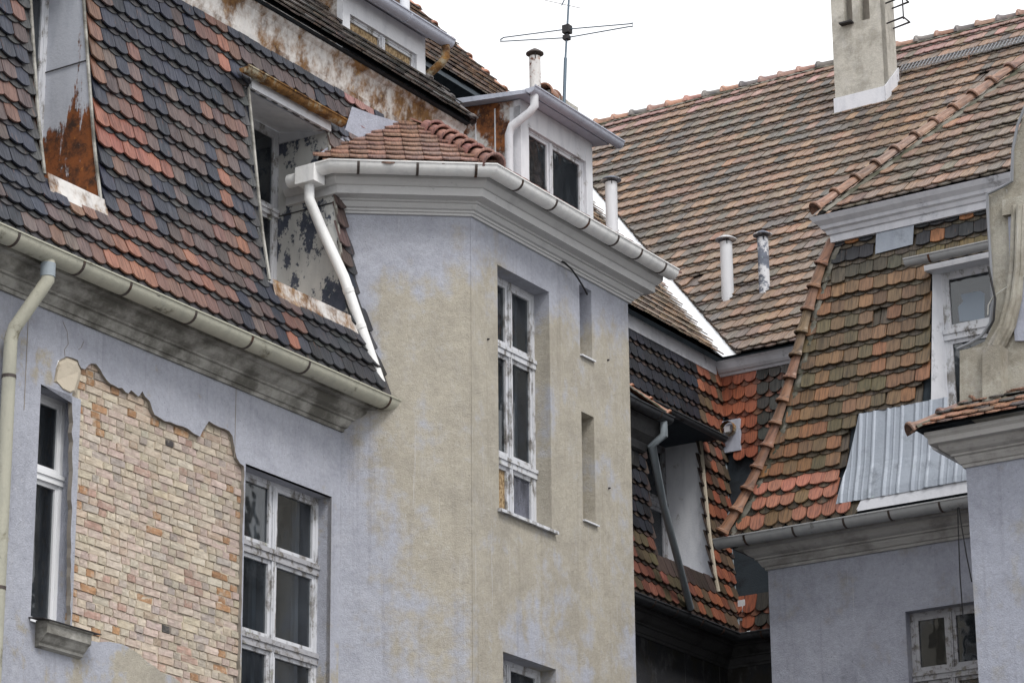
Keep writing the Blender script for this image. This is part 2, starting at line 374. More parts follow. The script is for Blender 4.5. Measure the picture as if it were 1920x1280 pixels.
def window(parent, fn, u0, u1, z0, z1, mull=(), trans=(), fw=.05, sash=.035, mat=None, tmat=None, gl=None, depth=.06, panemats={}, inner=True, room=.9, label=None, tw=.055):
    """frame lies at d in [-depth,0]; panes at -depth*.6; a dark room with an inner casement behind"""
    mat = mat or M_WOOD; gl = gl or M_GLASS
    m = MB()
    fbox(m, fn, u0, u0+fw, -depth, 0, z0, z1); fbox(m, fn, u1-fw, u1, -depth, 0, z0, z1)
    fbox(m, fn, u0+fw, u1-fw, -depth, -.002, z1-fw, z1); fbox(m, fn, u0+fw, u1-fw, -depth, -.002, z0, z0+fw)
    w = m.build('window', mat, parent, label)
    us = [u0+fw]+[x for x in mull]+[u1-fw]; zs = [z0+fw]+[x for x in trans]+[z1-fw]
    for x in mull:
        m = MB(); fbox(m, fn, x-.03, x+.03, -depth, .012, z0+fw, z1-fw); fbox(m, fn, x-.008, x+.008, .012, .02, z0+fw, z1-fw)
        m.build('mullion', mat, w)
    for x in trans:
        m = MB(); fbox(m, fn, u0+.003, u1-.003, -depth, .02, x-tw, x+tw); fbox(m, fn, u0+.003, u1-.003, .02, .034, x+tw*.1, x+tw*.85)
        m.build('transom', tmat or mat, w)
    k = 0
    for j in range(len(zs)-1):
        for i in range(len(us)-1):
            a0 = us[i]+(.03 if i else 0); a1 = us[i+1]-(.03 if i < len(us)-2 else 0)
            c0 = zs[j]+(tw if j else 0); c1 = zs[j+1]-(tw if j < len(zs)-2 else 0)
            m = MB()
            fbox(m, fn, a0, a0+sash, -depth*.75, -.008, c0, c1); fbox(m, fn, a1-sash, a1, -depth*.75, -.008, c0, c1)
            fbox(m, fn, a0+sash, a1-sash, -depth*.75, -.01, c1-sash, c1); fbox(m, fn, a0+sash, a1-sash, -depth*.75, -.01, c0, c0+sash*1.2)
            s = m.build('sash', mat, w)
            m = MB(); fbox(m, fn, a0+sash-.004, a1-sash+.004, -depth*.5-.004, -depth*.5, c0+sash, c1-sash+.004)
            m.build('pane', panemats.get(k, gl), w); k += 1
    if inner:
        m = MB(); d0, d1 = -depth-.16, -depth-.11
        ui = us if len(us) > 2 else [u0+fw, u1-fw]
        for i in range(len(ui)-1):
            for x in (ui[i]+.03, ui[i+1]-.10): fbox(m, fn, x, x+.06, d0, d1, z0, z1)
        for x in zs[1:-1]: fbox(m, fn, u0+.02, u1-.02, d0-.004, d1-.004, x-.05, x+.05)
        m.build('inner_casement', M_INNER, w)
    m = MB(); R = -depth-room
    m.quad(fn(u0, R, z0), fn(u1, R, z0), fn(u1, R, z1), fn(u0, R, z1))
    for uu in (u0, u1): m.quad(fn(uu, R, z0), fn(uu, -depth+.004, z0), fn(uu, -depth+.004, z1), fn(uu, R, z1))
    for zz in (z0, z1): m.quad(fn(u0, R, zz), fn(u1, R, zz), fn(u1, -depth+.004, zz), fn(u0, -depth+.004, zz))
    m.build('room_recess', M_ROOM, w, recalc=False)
    return w

# ------------------------------------------------------------------ tiles
def tile_mesh(name, w, L, sag, th=.016, mat=M_TILE_O, n=7):
    hw = w*.485
    if sag < .06: arc = [(-hw+2*hw*i/n, sag*(abs(2*i/n-1)**1.9)) for i in range(n+1)]
    else: arc = [(-hw*cos(pi*i/n), sag*(1-sin(pi*i/n))) for i in range(n+1)]
    out = arc+[(hw, L), (-hw, L)]; k = len(out)
    v = [(x, y, 0) for x, y in out]+[(x*.985, y+.003*(y < L), th) for x, y in out]
    f = [tuple(range(k, 2*k)), tuple(range(k-1, -1, -1))]+[(i, (i+1) % k, (i+1) % k+k, i+k) for i in range(k)]
    me = bpy.data.meshes.new(name); me.from_pydata(v, [], f)
    if mat: me.materials.append(mat)
    at = me.attributes.new('tl', 'FLOAT_VECTOR', 'POINT'); at.data.foreach_set('vector', [c for p in v for c in p])
    me.update(); return me, v, f
def join_pieces(name, items, mat, parent, kind='stuff'):
    """items: (4x4 np matrix, colour, verts, faces)"""
    if not items: return None
    V = []; F = []; T = []; Cc = []; off = 0
    for M4, c, v, f in items:
        vv = np.array(v); V.append(vv @ M4[:3, :3].T+M4[:3, 3]); T.append(vv+np.array([c[0]*50, c[1]*50, 0])*0)
        F += [tuple(i+off for i in q) for q in f]; off += len(v); Cc.append(np.tile(np.array([*c, 1.]), (len(v), 1)))
    me = bpy.data.meshes.new(name); me.from_pydata(np.concatenate(V).tolist(), [], F)
    me.attributes.new('tl', 'FLOAT_VECTOR', 'POINT').data.foreach_set('vector', np.concatenate(T).ravel())
    me.attributes.new('tcol', 'FLOAT_COLOR', 'POINT').data.foreach_set('color', np.concatenate(Cc).ravel())
    me.materials.append(mat); me.update()
    o = bpy.data.objects.new(name, me); link(o, parent); o['kind'] = kind; return o
QUOTA = {}
def tile_field(owner, roof, surf, s0, s1, t0, t1, color, keep=None, w=.19, e=.235, sag=.036, quota=300, peek=.052, margin=330, shape=None, lift=.0, cut=None, hs=1.):
    L = e+.07; shapes = {}
    def sh(sg):
        if sg not in shapes: shapes[sg] = tile_mesh('roof_tile', w, L, sg)
        return shapes[sg]
    rec = []; rows = int((t1-t0)/e)+1; cols = int((s1-s0)/w)+2
    for r in range(rows):
        for layer in (0, 1):
            for c in range(cols):
                s = s0+(c+.5*layer)*w; t = t0+r*e-(peek if layer == 0 else 0)
                if s > s1 or t > t1-.05: continue
                ctr = np.array(surf(s, t+e*.5)); X, Y = px(ctr)
                if not (-margin < X < 1920+margin and -margin < Y < 1280+margin): continue
                if keep and not keep(X, Y, s, t+e*.5, layer): continue
                cl = color(X, Y, s, t, r, c, layer)
                if cl is None: continue
                slip = rnd.random() < .035
                jt = rnd.gauss(0, .005)-(rnd.uniform(.01, .04) if slip else 0); js = rnd.gauss(0, .003); ja = rnd.gauss(0, .01)*(3 if slip else 1)
                if layer == 1 and rnd.random() < .003: continue
                p = np.array(surf(s+js, t+jt)); x = np.array(surf(s+js+.02, t+jt))-p; y = np.array(surf(s+js, t+jt+L*.8))-p
                p, x, y = W(p), WD(x), WD(y)
                x /= np.linalg.norm(x); y -= x*(x @ y); y /= np.linalg.norm(y); z = np.cross(x, y)
                if z @ (C0-p) < 0 and z[2] < 0: x = -x; z = -z
                elif z[2] < -.02: x = -x; z = -z
                h0 = (.058 if hs == 1. else .058*hs+.008)+.021*layer+rnd.gauss(0, .003)+lift; h1 = .002+.021*layer+lift
                p = p+z*h0; y2 = y*L-z*(h0-h1); y2 /= np.linalg.norm(y2); x2 = x*cos(ja)+y2*sin(ja); y3 = y2*cos(ja)-x*sin(ja); z2 = np.cross(x2, y3)
                M4 = np.eye(4); M4[:3, 0] = x2; M4[:3, 1] = y3; M4[:3, 2] = z2; M4[:3, 3] = p
                sg = shape(X, Y) if shape else sag
                vis = 0 <= X <= 1920 and 0 <= Y <= 1280
                piece = None
                if cut:
                    q0, qn = W(cut[0]), WD(np.array(cut[1], float)); me, v, f = sh(sg)
                    ds = (np.array(v) @ M4[:3, :3].T+M4[:3, 3]-q0) @ qn
                    if ds.max() <= 0: continue
                    if ds.min() < 0:
                        bm = bmesh.new(); bm.from_mesh(me); Mi = np.linalg.inv(M4); lc = Mi[:3, :3] @ q0+Mi[:3, 3]; ln = M4[:3, :3].T @ qn
                        r_ = bmesh.ops.bisect_plane(bm, geom=bm.verts[:]+bm.edges[:]+bm.faces[:], plane_co=lc, plane_no=ln, clear_inner=True)
                        bm.verts.index_update(); piece = ([tuple(q.co) for q in bm.verts], [tuple(q.index for q in fc_.verts) for fc_ in bm.faces]); bm.free()
                        if not piece[1]: continue
                rec.append([(-layer if vis and not piece else -5)*10+(-np.linalg.norm(p-C0)), M4, cl, sg, piece])
    rec.sort(key=lambda q: -q[0])
    have = QUOTA.get(owner.name, 0); take = max(0, min(quota, 300-have)); n = 0; rest = []
    for sc, M4, cl, sg, piece in rec:
        me, v, f = sh(sg)
        if piece: v, f = piece
        if not piece and n < take and sc > -49:
            o = bpy.data.objects.new('roof_tile', me); o.color = (*cl, 1); link(o, roof); o.matrix_basis = Matrix(M4.tolist()); n += 1
        else: rest.append((M4, cl, v, f))
    QUOTA[owner.name] = have+n
    join_pieces('tile_courses', rest, M_TILE_J, roof)
def jit(c, k=.12, h=.03):
    q = 1+rnd.gauss(0, k); return tuple(max(.008, x*q*(1+rnd.gauss(0, h))) for x in c)

def ridge_mesh(L=.4, r0=.075, r1=.1, mat=None):
    prof = [(0, r0), (L*.72, r0+.012), (L*.86, r1-.006), (L*.9, r1+.012), (L*.97, r1+.016), (L, r1+.004)]
    n = 12; v = []; f = []
    for th in (0, -.014):
        for y, r in prof:
            for j in range(n+1):
                A = radians(-8+196*j/n); v.append(((r+th)*cos(A), y, (r+th)*sin(A)))
    m = n+1; k = len(prof)*m
    for i in range(len(prof)-1):
        for j in range(n):
            f.append((i*m+j, (i+1)*m+j, (i+1)*m+j+1, i*m+j+1)); f.append((k+i*m+j, k+i*m+j+1, k+(i+1)*m+j+1, k+(i+1)*m+j))
    e = (len(prof)-1)*m
    for j in range(n): f.append((e+j, k+e+j, k+e+j+1, e+j+1)); f.append((j, j+1, k+j+1, k+j))
    for i in range(len(prof)-1):
        for j in (0, n): f.append((i*m+j, k+i*m+j, k+(i+1)*m+j, (i+1)*m+j))
    me = bpy.data.meshes.new('ridge_tile'); me.from_pydata(v, [], f); me.materials.append(M_TILE_O)
    me.attributes.new('tl', 'FLOAT_VECTOR', 'POINT').data.foreach_set('vector', [c for p in v for c in p])
    me.polygons.foreach_set('use_smooth', [True]*len(me.polygons)); me.set_sharp_from_angle(angle=radians(35)); me.update(); return me
def ridge_run(parent, pts, nrm, n, cols, r0=.075, r1=.1, over=1.12, mortar=True, sink=.02):
    """pts: polyline from the TOP end to the BOTTOM end (collar looks down); nrm: outward vector"""
    P = [np.array(p, float) for p in pts]; seg = [np.linalg.norm(P[i+1]-P[i]) for i in range(len(P)-1)]; tot = sum(seg); L = tot/n
    def at(s):
        s = min(max(s, 0), tot)
        for i, q in enumerate(seg):
            if s <= q or i == len(seg)-1: return P[i]+(P[i+1]-P[i])*(s/q)
            s -= q
    me = ridge_mesh(L*over, r0, r1); nr = WD(np.array(nrm, float))
    for i in range(n):
        p = W(at(i*L)); q = W(at((i+1)*L)); y = q-p; y /= np.linalg.norm(y)
        z = nr-y*(nr @ y); z /= np.linalg.norm(z); x = np.cross(y, z)
        j = rnd.gauss(0, .012); x, z = x*cos(j*3)+z*sin(j*3), z*cos(j*3)-x*sin(j*3)
        M4 = Matrix.Identity(4)
        for k in range(3): M4[k][0] = x[k]; M4[k][1] = y[k]; M4[k][2] = z[k]; M4[k][3] = (p-z*sink+x*rnd.gauss(0, .006))[k]
        o = bpy.data.objects.new('ridge_tile', me); o.color = (*jit(cols[rnd.randrange(len(cols))], .1), 1); link(o, parent); o.matrix_basis = M4
    if mortar:
        m = MB(); N = n*7; nn = np.array(nrm, float); nn /= np.linalg.norm(nn); vs = []; fs = []; K = 7
        for i in range(N+1):
            c = at(tot*i/N); t = at(tot*i/N+.02)-at(tot*i/N-.02); t /= np.linalg.norm(t); x = np.cross(t, nn); x /= np.linalg.norm(x)
            for k in range(K):
                A = pi*k/(K-1); R = (r0+.035)*(1+rnd.uniform(-.12, .16)); vs.append(c+x*R*cos(A)*1.15+nn*(R*sin(A)*.5-.03))
        for i in range(N):
            for k in range(K-1): fs.append((i*K+k, i*K+k+1, (i+1)*K+k+1, (i+1)*K+k))
        m.add(vs, fs); m.build('mortar_bed', M_MOSS, parent, smooth=True)

# ------------------------------------------------------------------ ground
m = MB(); m.quad((-400, -400, 0), (400, -400, 0), (400, 400, 0), (-400, 400, 0)); gd = m.build('ground', M_GROUND); gd['kind'] = 'structure'

# ------------------------------------------------------------------ things
left_wing = thing('left_wing', (-2, -1, 0), 'left house wing of lavender plaster with exposed brick patch and dark tiled mansard', 'building')
tower = thing('bay_tower', (5, 0, 0), 'tan plastered projecting bay with white gutter and tall narrow window', 'building')
rear = thing('rear_wing', (16, -3, 0), 'rear house wing with big tan tiled roof and tall chimney', 'building')
right = thing('right_wing', (12, 3, 0), 'right house wing with mossy brown mansard patched with corrugated metal', 'building')
pav = thing('corner_pavilion', (9, 7, 0), 'pale lavender house corner carrying a scrolled plaster gable above its cornice', 'building')

# main dimensions
KX, KB = 3.794, 1.088; TE = 7.13
A2B = -2.13; CFA = 15.23; CBA = 10.62; CBL = .98; PVA = 7.9; PVL = 4.9
ZC = 10.89

# ================================================================== LEFT WING: wall, bricks
fA = PA(0)
W1 = (-1.745, -1.185, 7.93, 10.155); W2 = (1.325, 2.79, 6.55, 10.15)
q = lambda x, y: tuple(onA(x, y, 0)[[0, 2]])
jag = [(101, 716), (105, 690), (109, 676), (125, 668), (137, 671), (146, 675), (149, 684), (153, 690), (160, 692), (165, 685), (171, 681), (180, 682), (188, 692), (193, 702), (200, 712), (207, 719), (214, 722), (222, 727), (229, 727), (236, 735), (241, 737), (246, 731), (253, 737), (259, 743), (262, 741), (267, 733), (272, 743), (281, 752), (286, 768), (290, 777), (300, 783), (309, 789), (320, 791), (331, 796), (343, 799), (352, 803), (363, 812), (375, 818), (381, 806), (388, 795), (392, 789), (401, 795), (411, 800), (421, 803), (430, 808), (436, 817), (438, 829), (440, 842), (444, 858), (450, 868), (457, 873)]
top = [q(*p) for p in jag]
low = [(346, 1285), (336, 1276), (322, 1266), (303, 1260), (291, 1249), (276, 1240), (262, 1226), (246, 1215), (230, 1207), (205, 1202), (184, 1203), (166, 1199), (150, 1196)]
lowp = [q(*p) for p in low]
lefte = []
for i in range(26):
    y = 1188-i*18.0
    if y < 738: break
    lefte.append(q(132.5+(1188-y)*.009+rnd.uniform(-1.6, 1.6), y))
zb = lowp[0][1]
right_low = [(1.318+rnd.uniform(-.02, .0), z) for z in np.linspace(10.1, zb-.1, 30)]
hole = top+right_low+[(1.2, zb-.25), (.75, zb-.12)]+lowp+[q(136, 1192)]+lefte+[q(136.5, 735), q(120, 726)]
wall = MB()
outer = [(-9, 0), (2.96, 0), (2.96, 11.0), (-9, 11.0)]
# W2 opening shares its left jamb with the bare brick; keep a sliver between the two loops
w2loop = [(W2[0]+.004, W2[2]), (W2[1], W2[2]), (W2[1], W2[3]), (W2[0]+.06, W2[3]-.0)]
w2loop = rect(W2[0]+.004, W2[1], W2[2], W2[3])
W1L = rect(*W1)
wallpoly(wall, [outer, hole, w2loop, W1L], fA, .05, 0, True, 1)
for (u0, u1, z0, z1) in (W1, W2):
    for (p, r) in (((u0, z0), (u0, z1)), ((u0, z1), (u1, z1)), ((u1, z1), (u1, z0)), ((u1, z0), (u0, z0))):
        wall.quad(fA(p[0], -.002, p[1]), fA(r[0], -.002, r[1]), fA(r[0], -.3, r[1]), fA(p[0], -.3, p[1]))
lw = wall.build('wall', [M_WALL_L, M_EDGE], left_wing, recalc=False)
# proud plaster strip right of the brickwork, shallow joint by the downpipe
m = MB(); u = q(442, 735)[0]; m.box(u, u+.006, 0, .004, 10.16, 10.9); m.build('plaster_joint', M_EDGE, lw)
m = MB(); u = q(48, 700)[0]; m.box(u-.004, u+.004, 0, .004, 9.85, 10.9); m.build('plaster_joint', M_EDGE, lw)
# cracks
for pts in (((118, 603), (126, 622), (128, 645), (121, 655), (122, 672)), ((157, 640), (152, 652), (147, 655)), ((300, 640), (306, 655), (303, 668))):
    m = MB(); P = [onA(x, y, .0015) for x, y in pts]; m.tube(P, .003, 5); m.build('crack', M_EDGE, lw)
# rough mortar lump over the small window
bmv = []
m = MB(); lump = [(101, 716), (105, 690), (109, 678), (125, 669), (146, 678), (152, 695), (150, 712), (142, 738), (132, 741), (116, 733)]
cx = onA(127, 705, .012); ring = [onA(x, y, -.02) for x, y in lump]; rg2 = [onA(127+(x-127)*.8, 705+(y-705)*.8, rnd.uniform(.005, .022)) for x, y in lump]
n = len(ring); m.add(ring+rg2+[cx], [(i, (i+1) % n, n+(i+1) % n, n+i) for i in range(n)]+[(n+i, n+(i+1) % n, 2*n) for i in range(n)])
m.build('mortar_lump', M_MORT, lw)
# mortar behind and bricks
m = MB(); m.box(-1.18, 1.315, -.3, -.05, 6.6, 10.95); m.build('mortar_core', M_MORT, lw)
bme = []
for k in range(3):
    r2 = random.Random(k+3); hx, hz, dy = .5, .5, .5
    v = []; f = []
    for (x, z) in ((-.5, -.5), (0, -.5), (.5, -.5), (.5, 0), (.5, .5), (0, .5), (-.5, .5), (-.5, 0)):
        v.append((x, 0, z))
    for (x, z) in ((-.5, -.5), (0, -.5), (.5, -.5), (.5, 0), (.5, .5), (0, .5), (-.5, .5), (-.5, 0)):
        v.append((x*(.95+r2.uniform(-.05, .03)), .042+r2.uniform(-.005, .005), z*(.91+r2.uniform(-.1, .06))))
    v.append((r2.uniform(-.1, .1), .044+r2.uniform(-.003, .004), r2.uniform(-.1, .1)))
    for i in range(8): f.append((i, (i+1) % 8, 8+(i+1) % 8, 8+i)); f.append((8+i, 8+(i+1) % 8, 16))
    me = bpy.data.meshes.new('brick'); me.from_pydata(v, [], f); me.materials.append(M_BRICK_O)
    me.attributes.new('tl', 'FLOAT_VECTOR', 'POINT').data.foreach_set('vector', [c for p in [(x*.25, y, z*.07) for x, y, z in v] for c in p]); me.update()
    bme.append((me, v, f))
CH = .0765; recs = []
hx0, hx1 = -1.19, 1.318
def grow(u, z):
    return any(inside(hole, u+du, z+dz) for du in (-.13, 0, .13) for dz in (-.09, 0, .09))
nz = int((10.95-6.75)/CH)
for r in range(nz):
    z = 6.75+r*CH; stretch = r % 2 == 0; u = -1.45-(.06 if r % 4 == 1 else 0)
    while u < hx1:
        Lb = (.245 if rnd.random() < .45 else .12) if stretch else (.12 if rnd.random() < .85 else .245)
        Lb *= rnd.uniform(.9, 1.08)
        ua, ub = max(u, hx0), min(u+Lb, hx1)
        u += Lb
        if ub-ua < .04: continue
        uc = (ua+ub)/2
        if not grow(uc, z+CH/2): continue
        X, Y = px((uc, 0, z)); t = rnd.random()
        edge = ub > 1.1 or ua < -1.08 or Y < 830
        if (edge and t < .16) or t < .025: c = (.42, .25, .145)
        elif t < .09: c = (.46, .32, .27)
        elif t < .42: c = (.54, .44, .39)
        elif t < .72: c = (.55, .48, .385)
        elif t < .88: c = (.56, .5, .42)
        elif t < .94: c = (.42, .37, .34)
        else: c = (.5, .4, .32)
        if rnd.random() < .006: c = (.1, .095, .095)
        dd = rnd.gauss(0, .004)
        M4 = np.eye(4)
        sx, sz = (ub-ua-.005)*(1+rnd.gauss(0, .015)), (CH-.005)*(1+rnd.gauss(0, .03))
        wx = UA*sx; wz = np.array([0, 0, 1.])*sz*1.0+UA*rnd.gauss(0, .002); wy = NA
        M4[:3, 0] = wx; M4[:3, 1] = wy; M4[:3, 2] = wz; M4[:3, 3] = W((uc, -.081+dd, z+CH/2))
        vis = 0 < X < 1920 and Y < 1290 and inside(hole, uc, z+CH/2)
        recs.append(((0 if vis else -50)-np.linalg.norm(M4[:3, 3]-C0)+(ub-ua)*8, M4, jit(c, .07, .012), rnd.randrange(3)))
recs.sort(key=lambda x: -x[0])
rest = []
for i, (s_, M4, c, k) in enumerate(recs):
    if i < 300:
        o = bpy.data.objects.new('brick', bme[k][0]); o.color = (*c, 1); link(o, lw); o.matrix_basis = Matrix(M4.tolist())
    else: rest.append((M4, c, bme[k][1], bme[k][2]))
join_pieces('brick_field', rest, M_BRICK_J, lw)
# fix texture coords of the joined bricks to metres
# windows of the left wing
zt = onA(85, 893, -.19)[2]
window(left_wing, PA(-.19), W1[0], W1[1], W1[2]+.02, W1[3], (), (zt,), .045, .04, M_UPVC, None, None, .06, inner=False, label='narrow white plastic window beside the bare brickwork', tw=.05)
um = onA(513, 1000, -.17)[0]; z1_, z2_ = onA(527, 1046, -.17)[2], onA(527, 1216, -.17)[2]
window(left_wing, PA(-.17), W2[0]-.05, W2[1], W2[2], W2[3], (um,), (z2_, z1_), .045, .04, M_WOOD, M_WOODG, None, .07, label='tall wooden window with peeling paint right of the bare brickwork', tw=.062)
m = MB(); m.box(W2[0]-.06, W2[0], -.3, -.05, W2[2], W2[3]); m.build('brick_jamb', M_MORT, lw)
# moulded sill below the narrow window
m = MB(); p0 = q(50, 1165)[0]+.02; p1 = q(163, 1200)[0]
prof = [(0, 7.945), (.16, 7.925), (.165, 7.915), (.14, 7.905), (.14, 7.82), (.11, 7.80), (.075, 7.755), (.05, 7.74), (.05, 7.715), (0, 7.70)]
m.sweep([(p0+.1, -.1), (p0+.1, 0), (p1-.1, 0), (p1-.1, -.1)][1:3], prof); 
s_ = m.build('window_sill', M_CORN_L, left_wing)
m = MB(); m.sweep([(p0-.0, 0), (p1, 0)], [(0, 7.96), (.175, 7.932), (.175, 7.924), (0, 7.95)]); m.build('sill_flashing', M_IRON, s_)
# cornice, gutter, downpipe
cprof = [(0, ZC), (.025, ZC), (.03, 10.925), (.05, 10.93), (.085, 10.985), (.09, 11.01), (.12, 11.015), (.12, 11.035), (.17, 11.06), (.21, 11.10), (.22, 11.135), (.30, 11.14), (.30, 11.2), (.33, 11.23), (.33, 11.27), (0, 11.27)]
MB().sweep([(-9, 0), (3.3, 0)], cprof).build('cornice', M_CORN_L, left_wing)
GZ = 11.245
lg = gutter(left_wing, [(-9, 0), (3.33, 0)], .385, GZ, .105, M_OLDGUT, 'stained cream half round gutter under the dark mansard', [(0, onA(x, y, .45)[0]+9) for x, y in ((30, 450), (152, 505), (240, 545), (362, 597), (468, 643), (575, 690), (727, 752))])
for x, y in ((120, 490), (300, 570), (520, 665), (640, 718)):
    a = onA(x, y, .45)[0]; MB().sweep([(a-.008, 0), (a+.008, 0)], gutter_prof(.385, GZ, .101)).build('gutter_joint', M_OLDGUT, lg)
a0 = onA(90, 505, .385)[0]; a1 = onA(20, 640, .1)[0]
m = MB(); m.tube([(a0, .385, 11.16), (a0, .385, 10.97), (a0-.02, .33, 10.88), (a1, .14, 10.52), (a1, .10, 10.42), (a1, .10, 0)], .062, 14)
dp = m.build('downpipe', M_OLDGUT, left_wing, 'cream downpipe with angled elbow', smooth=True)
MB().tube([(a0, .385, 11.0), (a0, .385, 11.13)], .07, 14).build('pipe_sleeve', M_GREYPIPE, dp, smooth=True)
for z in (10.06, 8.1): MB().tube([(a1, .10, z-.015), (a1, .10, z+.015)], .067, 14).build('pipe_clamp', M_STRAP, dp)
# ------------------------------------------------------------------ mansard profile
MP = [(.40, 11.29), (.345, 11.55), (.215, 11.95), (.09, 12.6), (-.02, 13.4), (-.125, 14.2), (-.20, 14.85)]
MPR = [(.40, 11.29), (.36, 11.55), (.28, 11.95), (.2, 12.6), (.14, 13.4), (.09, 14.2), (.05, 15.08)]
MPC = [(.40, 11.29), (.345, 11.55), (.215, 11.95), (.09, 12.6), (-.03, 13.4), (-.15, 14.2), (-.25, 15.08)]
def prof_at(P, t):
    for i in range(len(P)-1):
        l = sqrt((P[i+1][0]-P[i][0])**2+(P[i+1][1]-P[i][1])**2)
        if t <= l or i == len(P)-2: return P[i][0]+(P[i+1][0]-P[i][0])*t/l, P[i][1]+(P[i+1][1]-P[i][1])*t/l
        t -= l
def prof_len(P): return sum(sqrt((P[i+1][0]-P[i][0])**2+(P[i+1][1]-P[i][1])**2) for i in range(len(P)-1))
def off_at(P, z):
    for i in range(len(P)-1):
        if z <= P[i+1][1]: return P[i][0]+(P[i+1][0]-P[i][0])*(z-P[i][1])/(P[i+1][1]-P[i][1])
    return P[-1][0]
# mansard sheet of the left wing, with two window recesses cut out
D1 = dict(u0=-2.1, u1=-1.3, z0=12.06, z1=14.7, bw=-.52); D2 = dict(u0=1.34, u1=2.75, z0=12.06, z1=14.28, bw=-.74)
m = MB(); zs = sorted(set([z for _, z in MP]+[12.06, 14.7, 14.28]))
us = [-9, D1['u0'], D1['u1'], D2['u0'], D2['u1'], 5.45]
for i in range(len(us)-1):
    for j in range(len(zs)-1):
        z0, z1 = zs[j], zs[j+1]
        if (i == 1 and D1['z0'] <= z0 and z1 <= D1['z1']) or (i == 3 and D2['z0'] <= z0 and z1 <= D2['z1']): continue
        m.quad((us[i], off_at(MP, z0), z0), (us[i+1], off_at(MP, z0), z0), (us[i+1], off_at(MP, z1), z1), (us[i], off_at(MP, z1), z1))
mans = m.build('mansard_roof', M_GREYSHEET, left_wing, recalc=False)
pink1 = [(38, 185), (62, 185), (80, 285), (56, 295)]; pink2 = [(640, 170), (690, 205), (700, 255), (668, 245), (648, 215)]
red1 = [(160, 190), (262, 240), (262, 285), (315, 330), (300, 350), (165, 270)]
def col_left(X, Y, s, t, r, c, layer):
    if layer == 0: return jit((.042, .041, .042), .2)
    if inside(pink1, X, Y) or inside(pink2, X, Y): return jit((.30, .15, .14), .05)
    n = vnoise(s*1.3, r*.5, 3); k = rnd.random()*.2+vnoise(s*5.2, r*.3, 8)*.38+vnoise(s*1.1, r*.33, 12)*.42; redness = .34+.34*max(0, min(1, (Y-.40*X-120)/330.))+.5*(n-.45)
    if inside(red1, X, Y): return jit((.24, .085, .055), .12)
    if Y > 480+.36*X*.0+.43*X-40 and X < 420: redness += .15
    if X > 560 and Y > 560: return jit((.03, .032, .04), .2)
    if X > 430 and Y < 240: return jit((.075, .052, .05) if r % 2 == 0 and k < .7 else (.026, .03, .045), .15)
    if X < 175 and Y < 420 and 118 < X and k < .7: return jit((.17, .085, .055), .15)
    if k < redness*.55: return jit((.24, .098, .06), .12)
    if k < redness*.85: return jit((.15, .075, .056), .12)
    if k < redness*1.2: return jit((.09, .06, .055), .2)
    if k > .9: return jit((.06, .05, .05), .2)
    return jit((.021, .025, .041), .2)
d1cut = [(40, -60), (122, -60), (130, 60), (178, 375), (92, 345), (66, 240), (52, 60)]
def keep_left(X, Y, s, t, layer):
    o, z = prof_at(MP, t)
    for D in (D1, D2):
        if D['u0']-.05 < s < D['u1']+.06 and D['z0']-.16 < z < D['z1']+(.02 if D is D2 else .3): return False
    if s > 2.8 and z < 13.6: return s < 2.93+.62*max(0, o)-.02
    if s > 2.75 and z < 14.15: return False
    if s > 3.3: return z > 14.42-.0*(s-3.3) and s < 3.78
    return s < 3.78
tile_field(left_wing, mans, lambda s, t: (s, *prof_at(MP, t)), -6.2, 3.8, .0, prof_len(MP), col_left, keep_left, quota=292)
